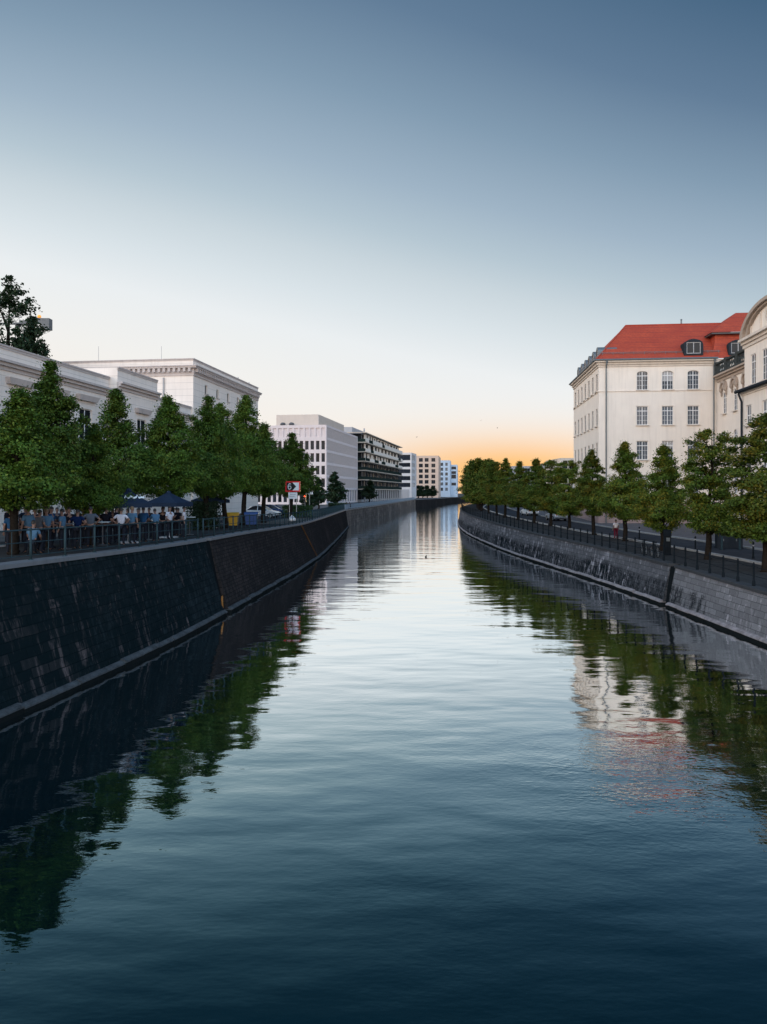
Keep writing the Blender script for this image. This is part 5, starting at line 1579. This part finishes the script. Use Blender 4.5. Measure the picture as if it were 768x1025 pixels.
person(350.5, 152, 'sit', DK_, R(-60), 'person in black sitting by the far promenade, right one of the pair', z=zl(152), group='people sitting on the far promenade')
# stools under the seated people
for (x, Y) in ((33, 28.2), (347, 150), (350.5, 152)):
    t = empty('stool', (px(x, Y), Y, zl(Y)), 0, 'dark stool under the %s' % ('seated guest in pale blue' if Y < 50 else 'left person sitting on the far promenade' if Y == 150 else 'right person sitting on the far promenade'), 'stool', 'stools')
    m_ = MB(); m_.lathe([(.001, .37), (.18, .37), (.19, .39), (.18, .41), (.001, .41)], n=12); m_.build('seat', 'black_iron', t)
    for k in range(4):
        m_ = MB(); a = PI / 4 + k * PI / 2; m_.tube((.18 * math.cos(a), .18 * math.sin(a), 0), (.12 * math.cos(a), .12 * math.sin(a), .375), .015, n=5); m_.build('leg', 'black_iron', t)

# ------------------------------------------------------------------ right quay furniture
def bicycle(x, y, z, rz, label):
    t = empty('bicycle', (x, y, z), rz, label, 'bicycle', 'bicycles leaning on the right railing')
    for cx in (-.52, .52):
        w = MB(); n = 20
        pts = [(cx + .33 * math.cos(2 * PI * k / n), 0, .34 + .33 * math.sin(2 * PI * k / n)) for k in range(n + 1)]
        w.ptube(pts, [.02] * (n + 1), 6, False); wo = w.build('wheel', 'tyre', t)
        w = MB()
        for k in range(10):
            a = 2 * PI * k / 10; w.tube((cx, 0, .34), (cx + .32 * math.cos(a), 0, .34 + .32 * math.sin(a)), .004, n=4, caps=False)
        w.build('spokes', 'alu', wo)
    f = MB(); bb = (-.06, 0, .30); st = (-.18, 0, .80); hd = (.36, 0, .82); rw = (-.52, 0, .34); fw = (.52, 0, .34)
    for a, b in ((bb, st), (st, hd), (bb, hd), (bb, rw), (st, rw), (hd, fw)): f.tube(a, b, .018, n=6)
    f.tube(hd, (.34, 0, .98), .016, n=6); f.build('frame', 'black_iron', t)
    h = MB(); h.ptube([(.26, -.28, 1.0), (.36, -.1, .99), (.36, .1, .99), (.26, .28, 1.0)], [.014] * 4, 6); h.build('handlebar', 'black_iron', t)
    s_ = MB(); s_.tube(st, (-.2, 0, .92), .014, n=6); s_.ell((-.2, 0, .95), (.14, .07, .04), 8, 6); s_.build('saddle', 'tyre', t)
bicycle(RT(49) + .75, 49.2, zr(49), R(92), 'black bicycle leaning at the right railing near the wall slot in the wall')
bicycle(RT(51) + .85, 51.2, zr(51), R(86), 'second black bicycle behind the one near the slot')
t = empty('ticket_machine', (RT(50) + 2.1, 50.4, zr(50)), 0, 'dark parking ticket machine standing behind the bicycles', 'machine')
m_ = MB(); m_.box(-.2, -.14, 0, .2, .14, 1.3); m_.hexa([(-.22, -.2, 1.3), (.22, -.2, 1.3), (.22, .16, 1.3), (-.22, .16, 1.3), (-.22, -.08, 1.75), (.22, -.08, 1.75), (.22, .16, 1.75), (-.22, .16, 1.75)]); m_.build('body', 'black_iron', t)
m_ = MB(); m_.box(-.12, -.152, .95, .12, -.142, 1.2); m_.build('panel', 'zinc', t)
# dark gate cabinet between two bluish posts
Y = 56; x = px(729.5, Y); zg = zr(Y)
t = empty('utility_cabinet', (x, Y, zg), R(-8), 'wide dark grey utility cabinet on the street by the annex', 'cabinet')
m_ = MB(); m_.box(-.95, -.3, 0, .95, .3, .10); m_.build('base', 'slate', t)
m_ = MB(); m_.box(-.92, -.27, .102, .92, .27, 1.12); m_.hexa([(-.97, -.32, 1.122), (.97, -.32, 1.122), (.97, .32, 1.122), (-.97, .32, 1.122), (-.93, -.28, 1.2), (.93, -.28, 1.2), (.93, .28, 1.26), (-.93, .28, 1.26)]); m_.build('body', 'slate', t)
for k in (-.46, .46):
    m_ = MB(); m_.box(k - .43, -.286, .16, k + .43, -.272, 1.08); d = m_.build('door', 'slate', t)
    m_ = MB(); m_.box(k - .03, -.305, .55, k + .03, -.288, .72); m_.build('handle', 'zinc', d)
for (xx, lab) in ((722.5, 'left bluish steel post beside the utility cabinet'), (740.5, 'right bluish steel post beside the utility cabinet')):
    t = empty('post', (px(xx, 54.5), 54.5, zr(54)), 0, lab, 'post', 'bluish posts by the cabinet')
    m_ = MB(); m_.lathe([(.09, 0), (.09, .06), (.07, .1), (.066, 1.6), (.075, 1.62), (.001, 1.68)], n=10); m_.build('shaft', 'steel_rail', t, True)
    m_ = MB(); m_.box(-.14, -.14, -.0, .14, .14, .035); m_.build('foot_plate', 'slate', t)
for (xx, Y, lab) in ((696, 53.5, 'black bollard on the right pavement behind the bicycles'), (754, 48, 'black bollard on the right pavement near the picture edge'), (640, 66, 'black bollard on the right pavement past the pedestrian')):
    t = empty('bollard', (px(xx, Y), Y, zr(Y)), 0, lab, 'bollard', 'bollards on the right quay')
    m_ = MB(); m_.lathe([(.08, 0), (.08, .1), (.055, .15), (.05, .95), (.07, .98), (.07, 1.02), (.001, 1.10)], n=10); m_.build('shaft', 'black_iron', t, True)
    m_ = MB(); m_.lathe([(.053, .80), (.056, .81), (.056, .88), (.053, .89)], n=10); m_.build('band', 'frame_grey', t)

# ------------------------------------------------------------------ tower crane, duck, bird, landing ramp
def crane():
    Y = 135; x = px(22, Y); zg = zl(Y)
    t = empty('tower_crane', (x, Y, zg), 0, 'grey tower crane arm with counterweight behind the very tall dark tree', 'crane')
    H = pz(324, Y) - zg
    m_ = MB(); s_ = .75
    for a in (-s_, s_):
        for b in (-s_, s_): m_.tube((a, b, 0), (a, b, H), .09, n=5)
    n = 20
    for k in range(n):
        z0_, z1_ = H * k / n, H * (k + 1) / n; q = 1 if k % 2 else -1
        for b in (-s_, s_):
            m_.tube((-s_ * q, b, z0_), (s_ * q, b, z1_), .05, n=4); m_.tube((b, -s_ * q, z0_), (b, s_ * q, z1_), .05, n=4)
    m_.build('mast', 'crane_grey', t)
    m_ = MB(); m_.box(-.2, -.6, H, 5.0, .6, H + .5); m_.box(-1.2, -.9, H - .2, 1.2, .9, H + .02); m_.build('counter_jib', 'crane_grey', t)
    m_ = MB(); m_.box(3.7, -.7, H - 1.15, 5.3, .7, H + .85); m_.box(2.3, -.5, H + .5, 3.69, .5, H + .95); m_.build('counterweight', 'crane_grey', t)
    m_ = MB(); m_.tube((-22, -.5, H), (0, -.5, H), .1, n=5); m_.tube((-22, .5, H), (0, .5, H), .1, n=5); m_.tube((-22, 0, H + 1), (0, 0, H + 1.2), .1, n=5)
    for k in range(22): m_.tube((-22 + k, -.5, H), (-21.5 + k, 0, H + 1), .04, n=4); m_.tube((-21.5 + k, 0, H + 1), (-21 + k, .5, H), .04, n=4)
    m_.build('jib', 'crane_grey', t)
    m_ = MB(); m_.ell((3.3, -.2, H + 1.25), (.34, .34, .3), 10, 8); m_.build('warning_light', 'amber_lamp', t)
crane()
def duck():
    Y = 6.9 * F / (557.5 - 492); x = px(426.5, Y)
    t = empty('duck', (x, Y, 0), R(70), 'small dark duck swimming on the bright middle of the canal', 'duck'); t.scale = (.8, .8, .8)
    vs = [(-.20, 0, .10), (-.08, 0, .06), (.08, 0, .06), (.15, 0, .14), (.18, 0, .23), (.24, 0, .245), (-.27, 0, .14)]
    me = skinned(vs, [(0, 1), (1, 2), (2, 3), (3, 4), (4, 5), (0, 6)], [.07, .10, .09, .045, .048, .016, .02], 'body', 1)
    me.materials.clear(); me.materials.append(M['duck']); link('body', me, t)
    for s in (-1, 1):
        m_ = MB(); m_.ell((-.06, s * .095, .10), (.15, .03, .06), 8, 6); m_.build('wing', 'duck', t, True)
duck()
def bird(x, y, Y, label, rz):
    t = empty('bird', (px(x, Y), Y, pz(y, Y)), rz, label, 'bird'); t.scale = (.5, .5, .5)
    vs = [(-.16, 0, 0), (-.05, 0, 0), (.08, 0, .02), (.16, 0, .04)]
    me = skinned(vs, [(0, 1), (1, 2), (2, 3)], [(.05, .015), .06, .05, .03], 'body', 1); me.materials.clear(); me.materials.append(M['duck']); link('body', me, t)
    for s in (-1, 1):
        m_ = MB(); m_.hexa([(-.08, 0, .02), (.06, 0, .03), (.04, s * .34, .16), (-.06, s * .34, .15), (-.08, 0, .04), (.06, 0, .05), (.04, s * .34, .17), (-.06, s * .34, .16)]); m_.build('wing', 'duck', t)
bird(481.5, 421, 100, 'tiny dark bird over the sunset glow, left one of a pair', 1.2)
bird(498, 428.5, 105, 'tiny dark bird over the sunset glow, right one of a pair', -.4)
bird(417.3, 437.7, 95, 'tiny dark bird flying in the sky above the tan block', .6)
t = empty('landing_ramp', (px(432, 395), 395, 0), -.2, 'pale sloping landing ramp at the foot of the far quay wall', 'ramp')
m_ = MB(); m_.hexa([(1.2, -14, -.5), (4.0, -14, -.5), (4.0, 0, -.5), (-1.5, 0, -.5), (1.2, -14, .1), (4.0, -14, .1), (4.0, 0, 3.3), (-3.0, 0, 3.3)]); m_.build('slab', 'white_pale', t)
m_ = MB(); m_.tube((3.8, -13, .1), (3.8, -13, 1.0), .05, n=5); m_.tube((3.8, -.5, 3.2), (3.8, -.5, 4.2), .05, n=5); m_.tube((3.8, -13, 1.0), (3.8, -.5, 4.2), .05, n=5); m_.build('handrail', 'pale_rail', t)

# ------------------------------------------------------------------ sky, sun, camera
def lin(r, g, b):
    f = lambda c: (c / 255 / 12.92) if c / 255 <= .04045 else ((c / 255 + .055) / 1.055) ** 2.4
    return (f(r), f(g), f(b), 1)
SUN_EL, SUN_AZ = R(2.0), R(14)
w = bpy.data.worlds.new('World'); sc.world = w; w.use_nodes = True
nt = w.node_tree; bg = nt.nodes['Background']
sky = N(nt, 'ShaderNodeTexSky', sky_type='NISHITA', sun_disc=False)
sky.sun_elevation = SUN_EL; sky.sun_rotation = SUN_AZ; sky.air_density = 1.0; sky.dust_density = 0.6; sky.ozone_density = 2.0
tc = N(nt, 'ShaderNodeTexCoord'); sep = N(nt, 'ShaderNodeSeparateXYZ'); L(nt, tc.outputs['Generated'], sep.inputs[0])
X_, Y_, Z_ = sep.outputs
# dusk sky: colour by height, tilted a little so that the left stays paler
tt = mathn(nt, 'ADD', Z_, mathn(nt, 'MULTIPLY', X_, 0.22))
tt = mathn(nt, 'ADD', tt, mathn(nt, 'MULTIPLY', mathn(nt, 'MULTIPLY', X_, X_), mathn(nt, 'MULTIPLY', mathn(nt, 'MULTIPLY', Z_, mathn(nt, 'MAXIMUM', Z_, 0.0)), 1.36)))
rp = N(nt, 'ShaderNodeValToRGB'); cr = rp.color_ramp
STOPS = [(0.0, (238, 231, 221)), (.06, (236, 231, 225)), (.11, (233, 232, 229)), (.188, (226, 230, 232)), (.24, (210, 219, 224)), (.29, (194, 206, 213)), (.334, (174, 191, 202)),
         (.389, (153, 173, 190)), (.468, (125, 149, 170)), (.554, (94, 120, 146)), (.65, (68, 98, 126)), (1.0, (36, 62, 90))]
while len(cr.elements) < len(STOPS): cr.elements.new(0.5)
for e, (p, c) in zip(cr.elements, STOPS): e.position = p; e.color = lin(*c)
L(nt, tt, rp.inputs[0])
# sunset glow around the sun's azimuth, hugging the horizon
az = mathn(nt, 'ARCTAN2', X_, Y_)
da = mathn(nt, 'DIVIDE', mathn(nt, 'SUBTRACT', az, R(9.5)), R(12))
de = mathn(nt, 'DIVIDE', mathn(nt, 'SUBTRACT', Z_, 0.025), 0.048)
gl = mathn(nt, 'EXPONENT', mathn(nt, 'MULTIPLY', mathn(nt, 'ADD', mathn(nt, 'MULTIPLY', da, da), mathn(nt, 'MULTIPLY', de, de)), -1.0))
c1 = mixc(nt, mathn(nt, 'MULTIPLY', gl, 0.95), rp.outputs[0], lin(240, 180, 98)[:3])
# added fill: unseen sky behind and beside the viewer brightened to light facades
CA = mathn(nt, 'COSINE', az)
back_fill = mathn(nt, 'ADD', 1.0, mathn(nt, 'MULTIPLY', mapr(nt, CA, 0.84, -0.25, 0.0, 8.8), mapr(nt, Z_, 0.10, 0.58, 0.10, 1.0)))
vm = N(nt, 'ShaderNodeVectorMath', operation='SCALE'); L(nt, c1, vm.inputs[0]); L(nt, back_fill, vm.inputs[3])
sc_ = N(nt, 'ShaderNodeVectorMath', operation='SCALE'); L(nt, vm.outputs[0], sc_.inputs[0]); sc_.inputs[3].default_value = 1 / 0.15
tint = mixc(nt, mapr(nt, CA, 0.84, 0.0), (1, 1, 1), (1.17, 0.98, 0.86))  # warm tone given to the added fill from behind and beside
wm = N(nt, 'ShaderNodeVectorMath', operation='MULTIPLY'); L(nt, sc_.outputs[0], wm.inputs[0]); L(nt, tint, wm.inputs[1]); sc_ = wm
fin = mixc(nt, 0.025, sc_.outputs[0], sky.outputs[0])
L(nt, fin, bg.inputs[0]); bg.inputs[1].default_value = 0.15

sd = bpy.data.lights.new('sun', 'SUN'); sd.energy = 0.5; sd.angle = R(6); sd.color = (1, .72, .45)
so = bpy.data.objects.new('sun', sd); COL.objects.link(so)
dv = Vector((math.sin(SUN_AZ) * math.cos(SUN_EL), math.cos(SUN_AZ) * math.cos(SUN_EL), math.sin(SUN_EL)))
so.rotation_euler = dv.to_track_quat('Z', 'Y').to_euler(); so.location = (30, 60, 60)

cam = bpy.data.cameras.new('camera'); co = bpy.data.objects.new('camera', cam); COL.objects.link(co); sc.camera = co
cam.sensor_fit = 'VERTICAL'; cam.sensor_height = 36; cam.lens = 26; cam.shift_y = -0.02
cam.clip_end = 5000; cam.clip_start = 0.1
co.location = (0, 0, EYE); co.rotation_euler = (R(90), 0, 0)
vs = sc.view_settings; vs.view_transform = 'Standard'; vs.look = 'None'; vs.exposure = 0.15; vs.gamma = 1; vs.use_curve_mapping = False
sc.cycles.max_bounces = 6
